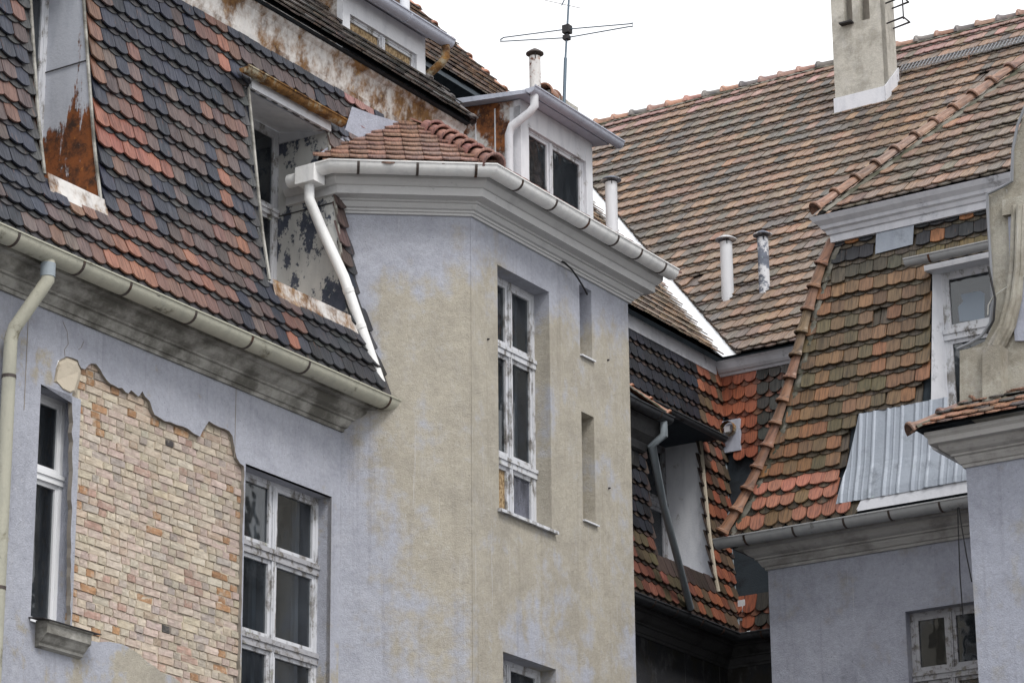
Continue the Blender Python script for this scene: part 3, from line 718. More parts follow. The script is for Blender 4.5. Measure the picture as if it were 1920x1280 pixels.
# recessed windows in the mansard
def dormer_recess(D, cheekm, has_gutter, sillm, cm2=None):
    u0, u1, z0, z1, bw = D['u0'], D['u1'], D['z0'], D['z1'], D['bw']
    zi = z0+.5*min(1, (.13-bw)/.86); root = MB()
    # cheeks on both sides, soffit, sloped sill
    for u, dr in ((u0, -1), (u1, 1)):
        if dr == 1: root.build('dormer_cheek', cheekm, mans, recalc=False); root = MB()
        N = 8; zz = np.linspace(z0, z1, N)
        for i in range(N-1):
            za, zb_ = zz[i], zz[i+1]
            ba, bb = off_at(MP, za)+.05, off_at(MP, zb_)+.05
            ia = bw+(.13-bw)*max(0, (zi-za)/(zi-z0)) if za < zi else bw; ib = bw+(.13-bw)*max(0, (zi-zb_)/(zi-z0)) if zb_ < zi else bw
            if ia >= ba and ib >= bb: continue
            root.quad((u, min(ia, ba), za), (u, ba, za), (u, bb, zb_), (u, min(ib, bb), zb_))
    ck = root.build('dormer_cheek', cheekm, mans, recalc=False)
    m = MB(); m.tube([(u1+.0, off_at(MP, z)+.055, z) for z in np.linspace(z0, z1, 9)], .018, 6); m.tube([(u0, off_at(MP, z)+.055, z) for z in np.linspace(z0, z1, 9)], .018, 6); m.build('cheek_flashing', M_CORN_L, ck)
    m = MB(); zm = (zi+z1)/2; m.box(u1-.012, u1-.006, bw, off_at(MP, zm)+.04, zm-.006, zm+.006); m.build('cheek_seam', M_IRON, ck)
    m = MB(); m.quad((u0, bw-.02, z1+.14), (u1, bw-.02, z1+.14), (u1, off_at(MP, z1)+.09, z1-.0), (u0, off_at(MP, z1)+.09, z1-.0)); m.quad((u1, bw-.02, z1+.15), (u1, off_at(MP, z1)+.08, z1-.01), (u1, bw-.02, z1-.01)); m.box(u0, u1, off_at(MP, z1)+.06, off_at(MP, z1)+.1, z1-.02, z1+.12)
    m.build('dormer_soffit', M_WHITESHEET, mans, recalc=False)
    m = MB(); m.prism([(u0, bw, zi+.02), (u0, .17, z0-.03), (u0, .19, z0-.09), (u0, .165, z0-.09), (u0, .15, z0-.04), (u0, bw, zi-.0)], (u1-u0+.06, 0, 0)); m.build('dormer_sill', sillm, mans)
    m = MB(); zz = [z0-.2, z0-.1, z0+.02]
    m.add([(u, off_at(MP, z)+.075+rnd.uniform(-.004, .004), z) for z in zz for u in np.linspace(u0+.02, u1+.06, 7)], [(j*7+i, j*7+i+1, j*7+8+i, j*7+7+i) for j in range(2) for i in range(6)]); m.build('sill_apron', sillm, mans, recalc=False)
    if has_gutter:
        gg = gutter(left_wing, [(u0-.22, 0), (u1+.12, 0)], off_at(MP, z1)+.16, z1+.12, .062, M_RUSTGUT, 'short rusty gutter above the recessed mansard window', [(0, .35), (0, 1.2)], M_RUSTGUT)
    return zi
zi = dormer_recess(D2, M_PEEL, True, M_RUST)
window(left_wing, PA(D2['bw']), D2['u0'], D2['u1'], zi+.02, D2['z1']+.13, ((D2['u0']+D2['u1'])/2,), (zi+.02+(D2['z1']-zi)*.5,), .05, .04, M_WOOD, label='window recessed in the mansard under a rusty gutter', tw=.045, room=.5, inner=False)
zi = dormer_recess(D1, M_CHEEK, False, M_RUST)
window(left_wing, PA(D1['bw']), D1['u0'], D1['u1'], zi+.02, D1['z1'], ((D1['u0']+D1['u1'])/2,), (), .05, .04, M_WOOD, label='recessed mansard window beside a half rusted metal cheek', room=.5, inner=False)
# upper fascia and upper roof of the left wing
MB().sweep([(-9, 0), (5.45, 0)], [(-.25, 14.84), (-.14, 14.84), (-.12, 14.93), (-.14, 14.94), (-.10, 15.22), (-.06, 15.26), (-.06, 15.29), (-.3, 15.29)]).build('upper_fascia', M_RUST, left_wing, 'rust stained metal fascia along the top of the mansard')
SL = radians(48); ct, st = cos(SL), sin(SL)
def surf_up(s, t): return (s, 0.0-t*ct, 15.32+t*st)
m = MB(); m.quad((-9, 0, 15.31), (5.45, 0, 15.31), (5.45, -3.4, 15.31+3.4*st/ct), (-9, -3.4, 15.31+3.4*st/ct)); m.quad((-9, -.3, 15.29), (5.45, -.3, 15.29), (5.45, 0, 15.3), (-9, 0, 15.3))
m.quad((5.45, 0, 15.31), (5.45, -3.4, 15.31+3.4*st/ct), (5.45, -3.4, 15.0), (5.45, -.3, 15.2))
upr = m.build('upper_roof', M_FELT, left_wing, recalc=False)
def col_dark(X, Y, s, t, r, c, layer): return jit(((.085, .07, .06), (.11, .085, .07), (.06, .055, .05))[rnd.randrange(3)], .2)
U1 = dict(u0=3.69, u1=5.32, bf=-.6, z0=15.5, z1=16.48)
tile_field(left_wing, upr, surf_up, -4.5, 5.5, 0, 5.0, col_dark, lambda X, Y, s, t, l: not (s > U1['u0']-.1 and t > .86) , quota=8, e=.3)
ridge_run(upr, [(5.42, -.9, 16.34), (5.42, 0.02, 15.36)], (.3, 0, 1), 3, [(.09, .08, .075)], .05, .07, mortar=False)
# attic dormer with boarded window on the upper roof
dr = MB(); f1 = PA(U1['bf'])
dr.quad((U1['u0'], -.6, 15.6), (U1['u0'], -.6, 16.5), (U1['u0'], -2.2, 16.75), (U1['u0'], -2.2, 15.6))
dr.quad((U1['u1'], -.6, 15.6), (U1['u1'], -.6, 16.5), (U1['u1'], -2.2, 16.75), (U1['u1'], -2.2, 15.6))
ad = dr.build('attic_dormer', M_RUST, left_wing, recalc=False)
m = MB(); fbox(m, f1, U1['u0']-.02, U1['u1']+.02, -.05, .03, 16.22, 16.5); fbox(m, f1, U1['u0']-.02, U1['u0']+.12, -.05, .034, 15.5, 16.22); fbox(m, f1, U1['u1']-.16, U1['u1']+.02, -.05, .034, 15.5, 16.22); m.build('dormer_front', M_WHITESHEET, ad)
window(left_wing, PA(-.6), U1['u0']+.1, U1['u1']-.14, 15.62, 16.24, ((U1['u0']+U1['u1'])/2,), (), .045, .035, M_WOOD, panemats={0: M_OSB, 1: M_OSB}, label='attic dormer window closed with particle board', inner=False, room=.4)
m = MB(); m.prism([(U1['u0']-.12, -.42, 16.5), (U1['u0']-.12, -.42, 16.545), (U1['u0']-.12, -2.3, 16.86), (U1['u0']-.12, -2.3, 16.8)], (U1['u1']-U1['u0']+.2, 0, 0)); m.build('dormer_roof', M_GREYSHEET, ad)
gutter(left_wing, [(U1['u0']-.5, -.6), (U1['u1']+.28, -.6)], .2, 16.5, .085, M_GREYSHEET, 'grey gutter of the attic dormer', [(0, .7), (0, 1.5)], M_GREYSHEET)
ue = U1['u1']+.2
MB().tube([(ue, -.4, 16.45), (ue, -.4, 16.28), (ue-.02, -.45, 16.2), (ue-.05, -.75, 16.02), (ue-.05, -.85, 15.8)], .05, 12).build('dormer_downpipe', M_RUSTGUT, left_wing, smooth=True)
MB().tube([(ue-.35, -.75, 16.5), (ue-.35, -.75, 17.4)], .06, 14).build('vent_pipe', M_WHITESHEET, left_wing, smooth=True)
# roof slope behind, closed by a verge of ridge tiles
m = MB(); m.quad((5.45, -1.2, 15.32+1.2*st/ct), (9.3, -1.2, 15.32+1.2*st/ct), (9.3, -4.4, 15.32+4.4*st/ct), (5.45, -4.4, 15.32+4.4*st/ct)); m.quad((9.3, -1.2, 15.32+1.2*st/ct), (9.3, -4.4, 15.32+4.4*st/ct), (9.3, -4.4, 15), (9.3, -1.2, 15))
m.quad((5.45, -4.4, 15.32+4.4*st/ct), (9.3, -4.4, 15.32+4.4*st/ct), (9.3, -6.4, 17.9), (5.45, -6.4, 17.9))
bk = m.build('back_slope', M_FELT, left_wing, recalc=False)
tile_field(left_wing, bk, surf_up, 5.4, 9.35, 2.1, 6.5, lambda *k: jit(((.2, .15, .12), (.15, .125, .11), (.24, .16, .11))[rnd.randrange(3)], .15), quota=0, e=.3)
ridge_run(bk, [(9.32, -4.3, 15.36+4.3*st/ct), (9.32, -1.5, 15.36+1.5*st/ct)], (.4, .3, 1), 10, [(.40, .19, .12), (.36, .17, .11)], .06, .085, mortar=False)

# ================================================================== BAY TOWER
tw = MB(); PT = [(2.70, -.306), (KX, KB), (TE, KB), (TE, A2B-.2)]
nch = np.array([-(KB), (KX-2.94)]); nch /= np.linalg.norm(nch)
def fB(u, d, z):
    dv = np.array([KX-2.94, KB]); l = np.linalg.norm(dv); dv /= l
    return (2.94+dv[0]*u+nch[0]*d, dv[1]*u+nch[1]*d, z)
tw.quad((2.94, 0, 0), (KX, KB, 0), (KX, KB, 13.5), (2.94, 0, 13.5)); tw.quad((2.94, 0, 11), (2.94, -.8, 11), (2.94, -.8, 13.5), (2.94, 0, 13.5))
fT = PA(KB)
T1 = (4.315, 5.38, 10.185, 12.97); T2 = (4.37, 5.42, 6.4, 8.665); S1 = (6.035, 6.30, 12.41, 13.26); S2 = (6.035, 6.31, 10.47, 11.74)
wallpoly(tw, [[(KX, 0), (TE, 0), (TE, 13.5), (KX, 13.5)]]+[rect(*r) for r in (T1, T2, S1, S2)], fT, .24, 0, True)
tw.quad((TE, KB, 0), (TE, A2B-.2, 0), (TE, A2B-.2, 13.5), (TE, KB, 13.5))
twall = tw.build('wall', M_WALL_T, tower, recalc=False)
for r in (S1, S2):
    m = MB(); fbox(m, fT, r[0]-.01, r[1]+.01, -.3, -.17, r[2]-.01, r[3]+.01); m.build('blind_niche', M_WALL_T, twall)
    m = MB(); m.prism([fT(r[0]-.01, -.17, r[2]+.035), fT(r[0]-.01, .035, r[2]+.004), fT(r[0]-.01, .035, r[2]-.014), fT(r[0]-.01, -.17, r[2]+.01)], (r[1]-r[0]+.035, 0, 0)); m.build('niche_sill', M_WHITESHEET, twall)
um = onA(955, 600, KB-.2)[0]; z1_ = onA(975, 672, KB-.2)[2]; z2_ = onA(972, 876, KB-.2)[2]
window(tower, PA(KB-.2), T1[0], T1[1], T1[2]+.02, T1[3], (um,), (z2_, z1_), .05, .042, M_WOOD, None, None, .07, {0: M_OSB, 1: M_GLASSM}, label='tall flaking white window with one boarded pane in the bay', tw=.055)
m = MB(); m.prism([fT(T1[0]-.03, -.2, T1[2]+.045), fT(T1[0]-.03, .05, T1[2]+.012), fT(T1[0]-.03, .052, T1[2]-.022), fT(T1[0]-.03, .04, T1[2]-.022), fT(T1[0]-.03, -.2, T1[2]+.02)], (T1[1]-T1[0]+.09, 0, 0)); m.build('window_sill', M_WOOD, tower)
window(tower, PA(KB-.2), T2[0], T2[1], T2[2], T2[3], ((T2[0]*.62+T2[1]*.38),), (), .05, .042, M_WOOD, label='lower window of the bay')
# corner bead, cable stub, iron pins
MB().tube([(KX, KB+.001, 0), (KX, KB+.001, 13.4)], .006, 6).build('corner_bead', M_WALL_T, twall)
P = [onA(x, y, KB+d) for x, y, d in ((1050, 489, .02), (1058, 492, .07), (1072, 505, .1), (1084, 522, .1), (1095, 540, .08), (1101, 552, .05))]
MB().tube(P, .011, 8).build('cable_stub', M_CABLE, tower, smooth=True)
for x, y in ((1139, 675), (1141, 915), (914, 636)):
    p = onA(x, y, KB); MB().tube([p, p+np.array([0, .025, .0])], [.012, .009], 6).build('iron_pin', M_IRON, twall)
tprof = [(0, 13.36), (.025, 13.36), (.028, 13.385), (.045, 13.39), (.048, 13.41), (.075, 13.42), (.10, 13.455), (.10, 13.47), (.125, 13.475), (.127, 13.495), (.15, 13.5), (.23, 13.51), (.233, 13.60), (.25, 13.605), (.265, 13.62), (.30, 13.67), (.305, 13.745), (0, 13.745)]
tpath = [(2.94, -.6), (2.94, 0), (KX, KB), (TE+.02, KB), (TE+.02, -1.6)]
MB().sweep(tpath, tprof).build('cornice', M_CORN_T, tower, 'moulded grey cornice wrapping the bay')
gp = [(2.94, -.10), (2.94, 0), (KX, KB), (TE+.36, KB)]
Lc = np.linalg.norm(np.array(gp[2])-gp[1])
def along(x, y, seg):
    if seg == 1: return onA(x, y, KB+.48)[0]-KX
    p = onpl(x, y, (KX+nch[0]*.48, KB+nch[1]*.48, 0), (nch[0], nch[1], 0)); d = (np.array(gp[2])-gp[1])/Lc; return float((p[:2]-np.array(gp[1])-nch*.48) @ d)
gutter(tower, gp, .40, 13.77, .098, M_PVC, 'clean white half round gutter with dark straps round the bay', [(1, along(x, 320, 0)) for x in (672, 783, 893)]+[(2, along(x, y, 1)) for x, y in ((978, 345), (1042, 383), (1103, 420), (1158, 452), (1202, 480), (1247, 505))], M_STRAP)
# hopper and white downpipe
pA = np.array([2.94-.43, -.14])
m = MB(); m.box(pA[0]-.10, pA[0]+.10, pA[1]-.12, pA[1]+.13, 13.58, 13.775); hob = m.build('rain_hopper', M_PVC, tower)
MB().tube([(pA[0], pA[1]-.27, 13.68), (pA[0], pA[1]-.08, 13.68)], .075, 14).build('hopper_stub', M_PVC, hob, smooth=True)
e_ = onA(714, 724, .40)
P = [(pA[0], pA[1], 13.6), (pA[0], pA[1], 13.42), (pA[0]+.03, pA[1]+.02, 13.34), (pA[0]+.16, pA[1]+.05, 13.12)]
P1 = onA(645, 520, .23); P.append(P1); P += [e_+np.array([0, 0, .02]), e_]
wd = MB().tube(P, .056, 16).build('downpipe', M_PVC, tower, 'white downpipe slanting from the bay gutter to the lower gutter', smooth=True)
for t in (.12, .45):
    c = P1+(e_-P1)*t; d = (e_-P1)/np.linalg.norm(e_-P1); MB().tube([c-d*.025, c+d*.025], .062, 16).build('pipe_clamp', M_PVC, wd, smooth=True)
# bay roof
SB = radians(36.5); cb, sb = cos(SB), sin(SB); ZB = 13.79; OV = .40
def surf_ch(s, t): p = fB(s, OV-t*cb, 0); return (p[0], p[1], ZB+t*sb)
def surf_mn(s, t): return (s, KB+OV-t*cb, ZB+t*sb)
mit = (nch+np.array([0, 1.]))/(1+nch[1]); hipd = lambda t: (KX+mit[0]*(OV-t*cb), KB+mit[1]*(OV-t*cb), ZB+t*sb)
m = MB(); h0 = hipd(0); h1 = hipd(1.9); tt = 1.9
m.quad(surf_ch(-.3, 0), h0, h1, surf_ch(-.1, tt)); m.quad(h0, surf_mn(TE+.45, 0), surf_mn(TE+.45, tt), h1)
m.quad(surf_ch(-.3, 0), h0, (KX, KB, ZB-.03), fB(-.2, 0, ZB-.03)); m.quad(h0, surf_mn(TE+.4, 0), (TE, KB, ZB-.03), (KX, KB, ZB-.03))
broof = m.build('bay_roof', M_FELT, tower, recalc=False)
col_bay = lambda *k: jit(((.25, .14, .10), (.29, .165, .12), (.22, .13, .1))[rnd.randrange(3)], .08)
chp = [(578, 322), (584, 304), (622, 283), (640, 268), (668, 262), (690, 246), (730, 233), (776, 236), (800, 248), (960, 330), (560, 330)]
tile_field(tower, broof, surf_ch, -.75, 3, .0, 1.95, col_bay, lambda X, Y, s, t, l: inside(chp, X, Y), quota=150, e=.2, w=.20, sag=.05, peek=.09, hs=.45)
tile_field(tower, broof, surf_mn, 3.2, TE+.5, .0, 1.7, lambda *k: jit((.34, .18, .15), .08), lambda X, Y, s, t, l: s > hipd(t)[0]+.02, quota=60, e=.2, w=.2, sag=.05, hs=.45)
ridge_run(broof, [hipd(1.62), hipd(-.03)], (-.35, .4, 1), 8, [(.42, .24, .19), (.37, .2, .16)], .082, .125, over=1.12, sink=-.03)
# pale sheet between mansard and bay roof
m = MB(); P = [onA(x, y, -.07) for x, y in ((598, 316), (602, 285), (640, 258), (648, 240), (660, 200), (700, 215), (745, 228), (780, 245), (700, 330), (600, 330))]
m.add(P, [tuple(range(len(P)))]); m.build('flashing_sheet', M_WALL_R, tower, recalc=False)
# attic room above the bay with rusty cheek and double window
UB = dict(u0=6.49, u1=8.12, z1=15.98)
m = MB(); a0 = UB['u0']
zr = lambda b: UB['z1']-.0+(-b)*.12
m.quad((a0, 0, 13.9), (a0, 0, zr(0)), (a0, -2.4, zr(-2.4)), (a0, -2.4, 13.9)); m.quad((UB['u1'], 0, 13.9), (UB['u1'], 0, zr(0)), (UB['u1'], -2.4, zr(-2.4)), (UB['u1'], -2.4, 13.9))
at_ = m.build('attic_room', M_RUST2, tower, 'attic box with badly rusted side above the bay roof', recalc=False)
m = MB(); m.box(a0-.012, a0+.16, -.12, .04, 13.9, 15.9); m.box(UB['u1']-.14, UB['u1']+.012, -.06, .04, 13.9, 15.9); m.box(a0-.012, UB['u1']+.012, -.06, .036, 15.68, 15.98)
m.box(a0-.010, a0, -.34, -.325, 14.4, zr(.3)); m.box(a0-.010, a0, -.62, -.605, 14.4, zr(.6)); m.build('attic_boards', M_WHITESHEET, at_)
m = MB(); m.box(a0+.1, UB['u1']-.1, -.1, .02, 13.9, 14.56); m.build('attic_parapet', M_WHITESHEET, at_)
window(tower, PA(.0), a0+.16, UB['u1']-.14, 14.55, 15.70, ((a0+UB['u1'])/2-.1,), (), .045, .04, M_WOOD, label='double attic window above the bay roof', inner=False)
m = MB(); m.prism([(a0-.14, .2, 15.97), (a0-.14, .2, 16.02), (a0-.14, -2.5, 16.36), (a0-.14, -2.5, 16.26)], (UB['u1']-a0+.3, 0, 0)); ar = m.build('attic_roof', M_GREYSHEET, at_)
gutter(tower, [(a0-.16, 0), (UB['u1']+.3, 0)], .27, 16.02, .07, M_GREYSHEET, 'thin grey gutter above the double attic window')
MB().tube([(a0-.05, .26, 16.0), (a0-.05, .26, 15.82), (a0-.06, .2, 15.75), (a0-.12, -.02, 15.6), (a0-.12, -.06, 15.5), (a0-.12, -.06, 14.5)], .05, 12).build('attic_downpipe', M_WHITESHEET, tower, smooth=True)

# ================================================================== REAR WING
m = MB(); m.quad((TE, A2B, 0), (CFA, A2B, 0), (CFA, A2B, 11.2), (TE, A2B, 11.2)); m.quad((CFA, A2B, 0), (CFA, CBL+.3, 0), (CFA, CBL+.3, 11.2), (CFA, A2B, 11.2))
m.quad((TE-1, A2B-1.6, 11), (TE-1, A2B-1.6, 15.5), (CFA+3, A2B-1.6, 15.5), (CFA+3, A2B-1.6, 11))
m.build('wall', M_WALL_SHADE, rear, recalc=False)
rp = [(TE, A2B), (CFA, A2B), (CFA, 1.6)]
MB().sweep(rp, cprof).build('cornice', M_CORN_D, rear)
gutter(rear, rp, .385, GZ, .09, M_DARKGUT, 'dark lower gutter in the courtyard corner', [(0, x-TE) for x in (12.4, 13.0, 13.7, 14.3)]+[(1, .8), (1, 1.3)])
LZ = prof_len(MPR); DR = dict(s0=12.75, s1=14.35, t0=.55, t1=2.75); zd0, zd1 = prof_at(MPR, DR['t0'])[1], prof_at(MPR, DR['t1'])[1]
m = MB(); zs = sorted(set([z for _, z in MPR]+[zd0, zd1]))
for j in range(len(zs)-1):
    z0, z1 = zs[j], zs[j+1]; o0, o1 = off_at(MPR, z0), off_at(MPR, z1)
    for ua, ub in ((TE, DR['s0']), (DR['s0'], DR['s1']), (DR['s1'], None)):
        if ua == DR['s0'] and zd0 <= z0 and z1 <= zd1: continue
        m.quad((ua, A2B+o0, z0), (ub or CFA-o0, A2B+o0, z0), (ub or CFA-o1, A2B+o1, z1), (ua, A2B+o1, z1))
    m.quad((CFA-o0, A2B+o0, z0), (CFA-o0, 1.6, z0), (CFA-o1, 1.6, z1), (CFA-o1, A2B+o1, z1))
rm = m.build('mansard_roof', M_FELT, rear, recalc=False)
wcheek = [(1245, 770), (1300, 790), (1338, 1030), (1290, 1040), (1215, 840), (1215, 770)]
def col_a2(X, Y, s, t, r, c, layer):
    if layer == 0: return jit((.07, .05, .042), .2)
    if X > 1298 or (Y > 950 and X > 1290): return jit((.30, .105, .06) if rnd.random() < .65 else (.13, .09, .06), .12)
    if Y > 1000: return jit((.22, .085, .06) if rnd.random() < .5 else (.11, .085, .05), .15)
    return jit((.022, .025, .035), .2)
tile_field(rear, rm, lambda s, t: (s, A2B+prof_at(MPR, t)[0], prof_at(MPR, t)[1]), 10.0, 15.2, 0, LZ, col_a2, lambda X, Y, s, t, l: s < CFA-prof_at(MPR, t)[0]-.04 and not (DR['s0'] < s < DR['s1'] and DR['t0'] < t < DR['t1']), quota=110)
felt = [(1346, 850), (1420, 858), (1460, 900), (1460, 1118), (1370, 1118), (1352, 1060)]
ventp = [(1343, 778), (1384, 785), (1380, 846), (1343, 846)]
def col_cf(X, Y, s, t, r, c, layer):
    if layer == 0: return jit((.2, .085, .055), .2)
    if X > 1425 and Y > 690: return jit((.06, .058, .05), .2)
    return jit((.36, .115, .06), .1) if rnd.random() < .85 else jit((.3, .15, .08), .1)
tile_field(rear, rm, lambda s, t: (CFA-prof_at(MPR, t)[0], s, prof_at(MPR, t)[1]), A2B-.1, 1.7, 0, LZ, col_cf, lambda X, Y, s, t, l: s > A2B+prof_at(MPR, t)[0]+.05 and not inside(felt, X, Y) and not inside(ventp, X, Y), quota=70, sag=.085, w=.2)
# valley strip of the mansard, vent in a zinc plate
MB().tube([(CFA-o-.03, A2B+o+.03, z) for o, z in MPR], .035, 8).build('valley_strip', M_GREYPIPE, rm, smooth=True)
vp = ona(1365, 812, CFA-.2); m = MB(); fbox(m, PC(CFA-.17), vp[1]-.2, vp[1]+.19, -.03, .02, vp[2]-.28, vp[2]+.2); vpl = m.build('vent_plate', M_GREYSHEET, rm)
m = MB(); ring = []
m.tube([(CFA-.2, vp[1]+.03, vp[2]+.05), (CFA-.3, vp[1]+.03, vp[2]+.05)], .11, 14, False); m.build('vent_collar', M_RUSTGUT, vpl)
m = MB(); m.box(CFA-.27, CFA-.2, vp[1]-.02, vp[1]+.07, vp[2]+.0, vp[2]+.09); m.build('vent_plug', M_WHITESHEET, vpl)
m = MB(); fbox(m, PC(CFA-.40), A2B+.42, A2B+.53, 0, .01, 11.35, 11.75); m.build('flashing_strip', M_VALLEY, rm)
# recessed dormer with white cheek in the courtyard mansard
zd0, zd1 = prof_at(MPR, DR['t0'])[1], prof_at(MPR, DR['t1'])[1]
m = MB(); N = 8; bw = A2B-.42; zz = np.linspace(zd0, zd1, N)
for u in (DR['s1'],):
    m.add([(u, bw, z) for z in zz]+[(u, A2B+off_at(MPR, z)+.07+rnd.uniform(-.01, .01), z) for z in zz], [(i, i+1, N+i+1, N+i) for i in range(N-1)])
m.build('dormer_cheek', M_WHITESHEET, rm, 'white rendered cheek of the courtyard dormer', recalc=False)
MB().tube([(DR['s1'], A2B+off_at(MPR, z)+.06, z) for z in np.linspace(zd0-.05, zd1, 12)], .03, 7).build('cheek_mortar', M_MORT, rm)
m = MB(); m.prism([(DR['s0'], bw, zd0+.25), (DR['s0'], A2B+.36, zd0-.03), (DR['s0'], A2B+.36, zd0-.06), (DR['s0'], bw, zd0+.2)], (DR['s1']-DR['s0'], 0, 0)); m.build('dormer_sill', M_GREYSHEET, rm)
window(rear, PA(bw), DR['s0'], DR['s1'], zd0+.2, zd1, ((DR['s0']+DR['s1'])/2,), (zd0+1.3,), .06, .05, M_WOODG, label='dark dormer window in the courtyard corner', inner=False, room=.4)
m = MB(); m.prism([(DR['s0']-.4, A2B+.48, zd1-.02), (DR['s0']-.4, A2B+.48, zd1+.03), (DR['s0']-.4, A2B+.05, zd1+.2), (DR['s0']-.4, A2B-.45, zd1+.2), (DR['s0']-.4, A2B-.45, zd1+.02)], (DR['s1']-DR['s0']+.45, 0, 0)); m.build('dormer_hood', M_FELT, rm)
gutter(rear, [(DR['s0']-.4, A2B), (DR['s1']+.08, A2B)], .5, zd1, .06, M_DARKGUT, 'dark gutter over the courtyard dormer')
# small projecting roof with its own gutter beside the bay, drain pipe
m = MB(); e1 = onA(1250, 780, -.9); m.box(9.2, e1[0]-.2, A2B, e1[1]-.32, e1[2]-.7, e1[2]-.3); m.build('oriel_wall', M_WALL_SHADE, rear)
m = MB(); m.quad((9.0, e1[1], e1[2]-.02), (e1[0], e1[1], e1[2]-.02), (e1[0]-.5, A2B+.1, e1[2]+1.0), (9.0, A2B+.1, e1[2]+1.0)); m.quad((e1[0], e1[1], e1[2]-.02), (e1[0], A2B+.1, e1[2]-.02), (e1[0]-.5, A2B+.1, e1[2]+1.0))
orf = m.build('oriel_roof', M_FELT, rear, recalc=False)
ridge_run(orf, [(e1[0]-.5, A2B+.1, e1[2]+1.02), (e1[0]+.0, e1[1]-.0, e1[2]+.03)], (.4, .3, 1), 5, [(.38, .17, .1)], .06, .085)
gutter(rear, [(9.0, e1[1]-.08), (e1[0]+.02, e1[1]-.08)], .1, e1[2]-.04, .085, M_DARKGUT, 'dark gutter end beside the bay corner', [(0, e1[0]-9.3)])
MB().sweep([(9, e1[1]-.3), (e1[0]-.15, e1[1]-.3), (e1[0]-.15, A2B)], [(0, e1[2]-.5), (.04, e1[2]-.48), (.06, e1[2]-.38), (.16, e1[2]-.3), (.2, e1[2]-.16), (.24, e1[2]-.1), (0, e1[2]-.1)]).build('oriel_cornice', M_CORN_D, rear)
pt = onA(1232, 800, e1[1]); pe = onA(1295, 1140, A2B+.5)
MB().tube([(e1[0]-.12, e1[1]+.02, e1[2]-.1), (e1[0]-.12, e1[1]+.02, e1[2]-.3), onA(1222, 835, e1[1]-.15), onA(1245, 950, (e1[1]+A2B+.5)/2), pe], .05, 14).build('downpipe', M_GREYPIPE, rear, 'long grey drain pipe leaning down the courtyard mansard', smooth=True)
# upper cornice and the big roofs
uprof = [(-.3, 15.08), (.10, 15.08), (.105, 15.19), (.13, 15.195), (.15, 15.23), (.17, 15.24), (.2, 15.28), (.235, 15.37), (.25, 15.40), (-.3, 15.40)]
uprofA = [(-.3, 15.08), (.10, 15.08), (.105, 15.19), (.12, 15.195), (.12, 15.40), (-.3, 15.40)]
MB().sweep([(TE+.5, A2B), (CFA-.26, A2B)], uprofA).build('upper_cornice', M_FASCIA, rear)
MB().sweep([(CFA, A2B+.1), (CFA, 2.5)], uprof).build('upper_cornice', M_FASCIA, rear)
EA, EB, EZ = 14.95, -1.9, 15.43; RA = 23.1
S45 = sqrt(.5)
m = MB(); k = RA-EA
m.quad((EA, EB, EZ-.02), (EA, 9, EZ-.02), (RA, 9, EZ+k-.02), (RA, EB-k, EZ+k-.02)); m.quad((RA, 9, EZ+k-.02), (RA, EB-k, EZ+k-.02), (RA+k, EB-k, EZ-.02), (RA+k, 9, EZ-.02))
main = m.build('main_roof', M_FELT, rear, recalc=False)
m = MB(); m.quad((EA, EB, EZ-.025), (TE, EB, EZ-.025), (TE, EB-k, EZ+k-.025), (RA, EB-k, EZ+k-.025)); sroof = m.build('side_roof', M_FELT, rear, recalc=False)
pal = [(.30, .18, .108), (.265, .162, .1), (.23, .148, .097), (.195, .134, .092), (.155, .12, .09), (.12, .104, .086), (.29, .155, .092)]
def col_main(X, Y, s, t, r, c, layer):
    if layer == 0: return jit((.11, .085, .068), .15)
    n = vnoise(s*.7, r*.33, 9); k = rnd.random()*.75+n*.6-.15; i = 0 if k > .95 else 1 if k > .72 else 2 if k > .52 else 3 if k > .36 else 4 if k > .22 else 5
    if rnd.random() < .1: i = rnd.randrange(7)
    if t > 10.4 and rnd.random() < .5: return jit((.33, .19, .16), .08)
    return jit(pal[i], .09)
chim = [(1562, -50), (1680, -50), (1690, 120), (1664, 205), (1568, 225)]
tile_field(rear, main, lambda s, t: (EA+t*S45, s, EZ+t*S45), EB-10, 8.5, 0, k/S45-.1, col_main, lambda X, Y, s, t, l: s > EB-t*S45+.02, quota=90, cut=((EA, EB+.2, 0), (1, 1, 0)), e=.4, sag=.045, peek=.07, margin=330)
tile_field(rear, sroof, lambda s, t: (s, EB-t*S45, EZ+t*S45), 7.2, 22.8, 0, 11.4, lambda *q: jit(((.30, .23, .17), (.2, .165, .135), (.36, .25, .17))[rnd.randrange(3)], .15), lambda X, Y, s, t, l: s < EA+t*S45-.22, quota=20, e=.4, sag=.045, peek=.07, margin=330)
# valley sheet
m = MB(); vv = []; nv = 7
for i in range(nv):
    t0_, t1_ = i*9./nv-.05, (i+1)*9./nv
    a_, c_ = t0_*S45, t1_*S45
    lift = .03
    m2 = MB(); wv = .17
    # main-roof side and side-roof side of the valley
    m2.quad((EA+a_, EB-a_, EZ+a_+lift), (EA+c_, EB-c_, EZ+c_+lift+.01), (EA+c_, EB-c_+.30, EZ+c_+lift+.01), (EA+a_, EB-a_+.30, EZ+a_+lift))
    m2.quad((EA+a_, EB-a_, EZ+a_+lift), (EA+c_, EB-c_, EZ+c_+lift+.01), (EA+c_-.30, EB-c_, EZ+c_+lift+.01), (EA+a_-.30, EB-a_, EZ+a_+lift))
    m2.build('valley_sheet', M_VALLEY, main, recalc=False)
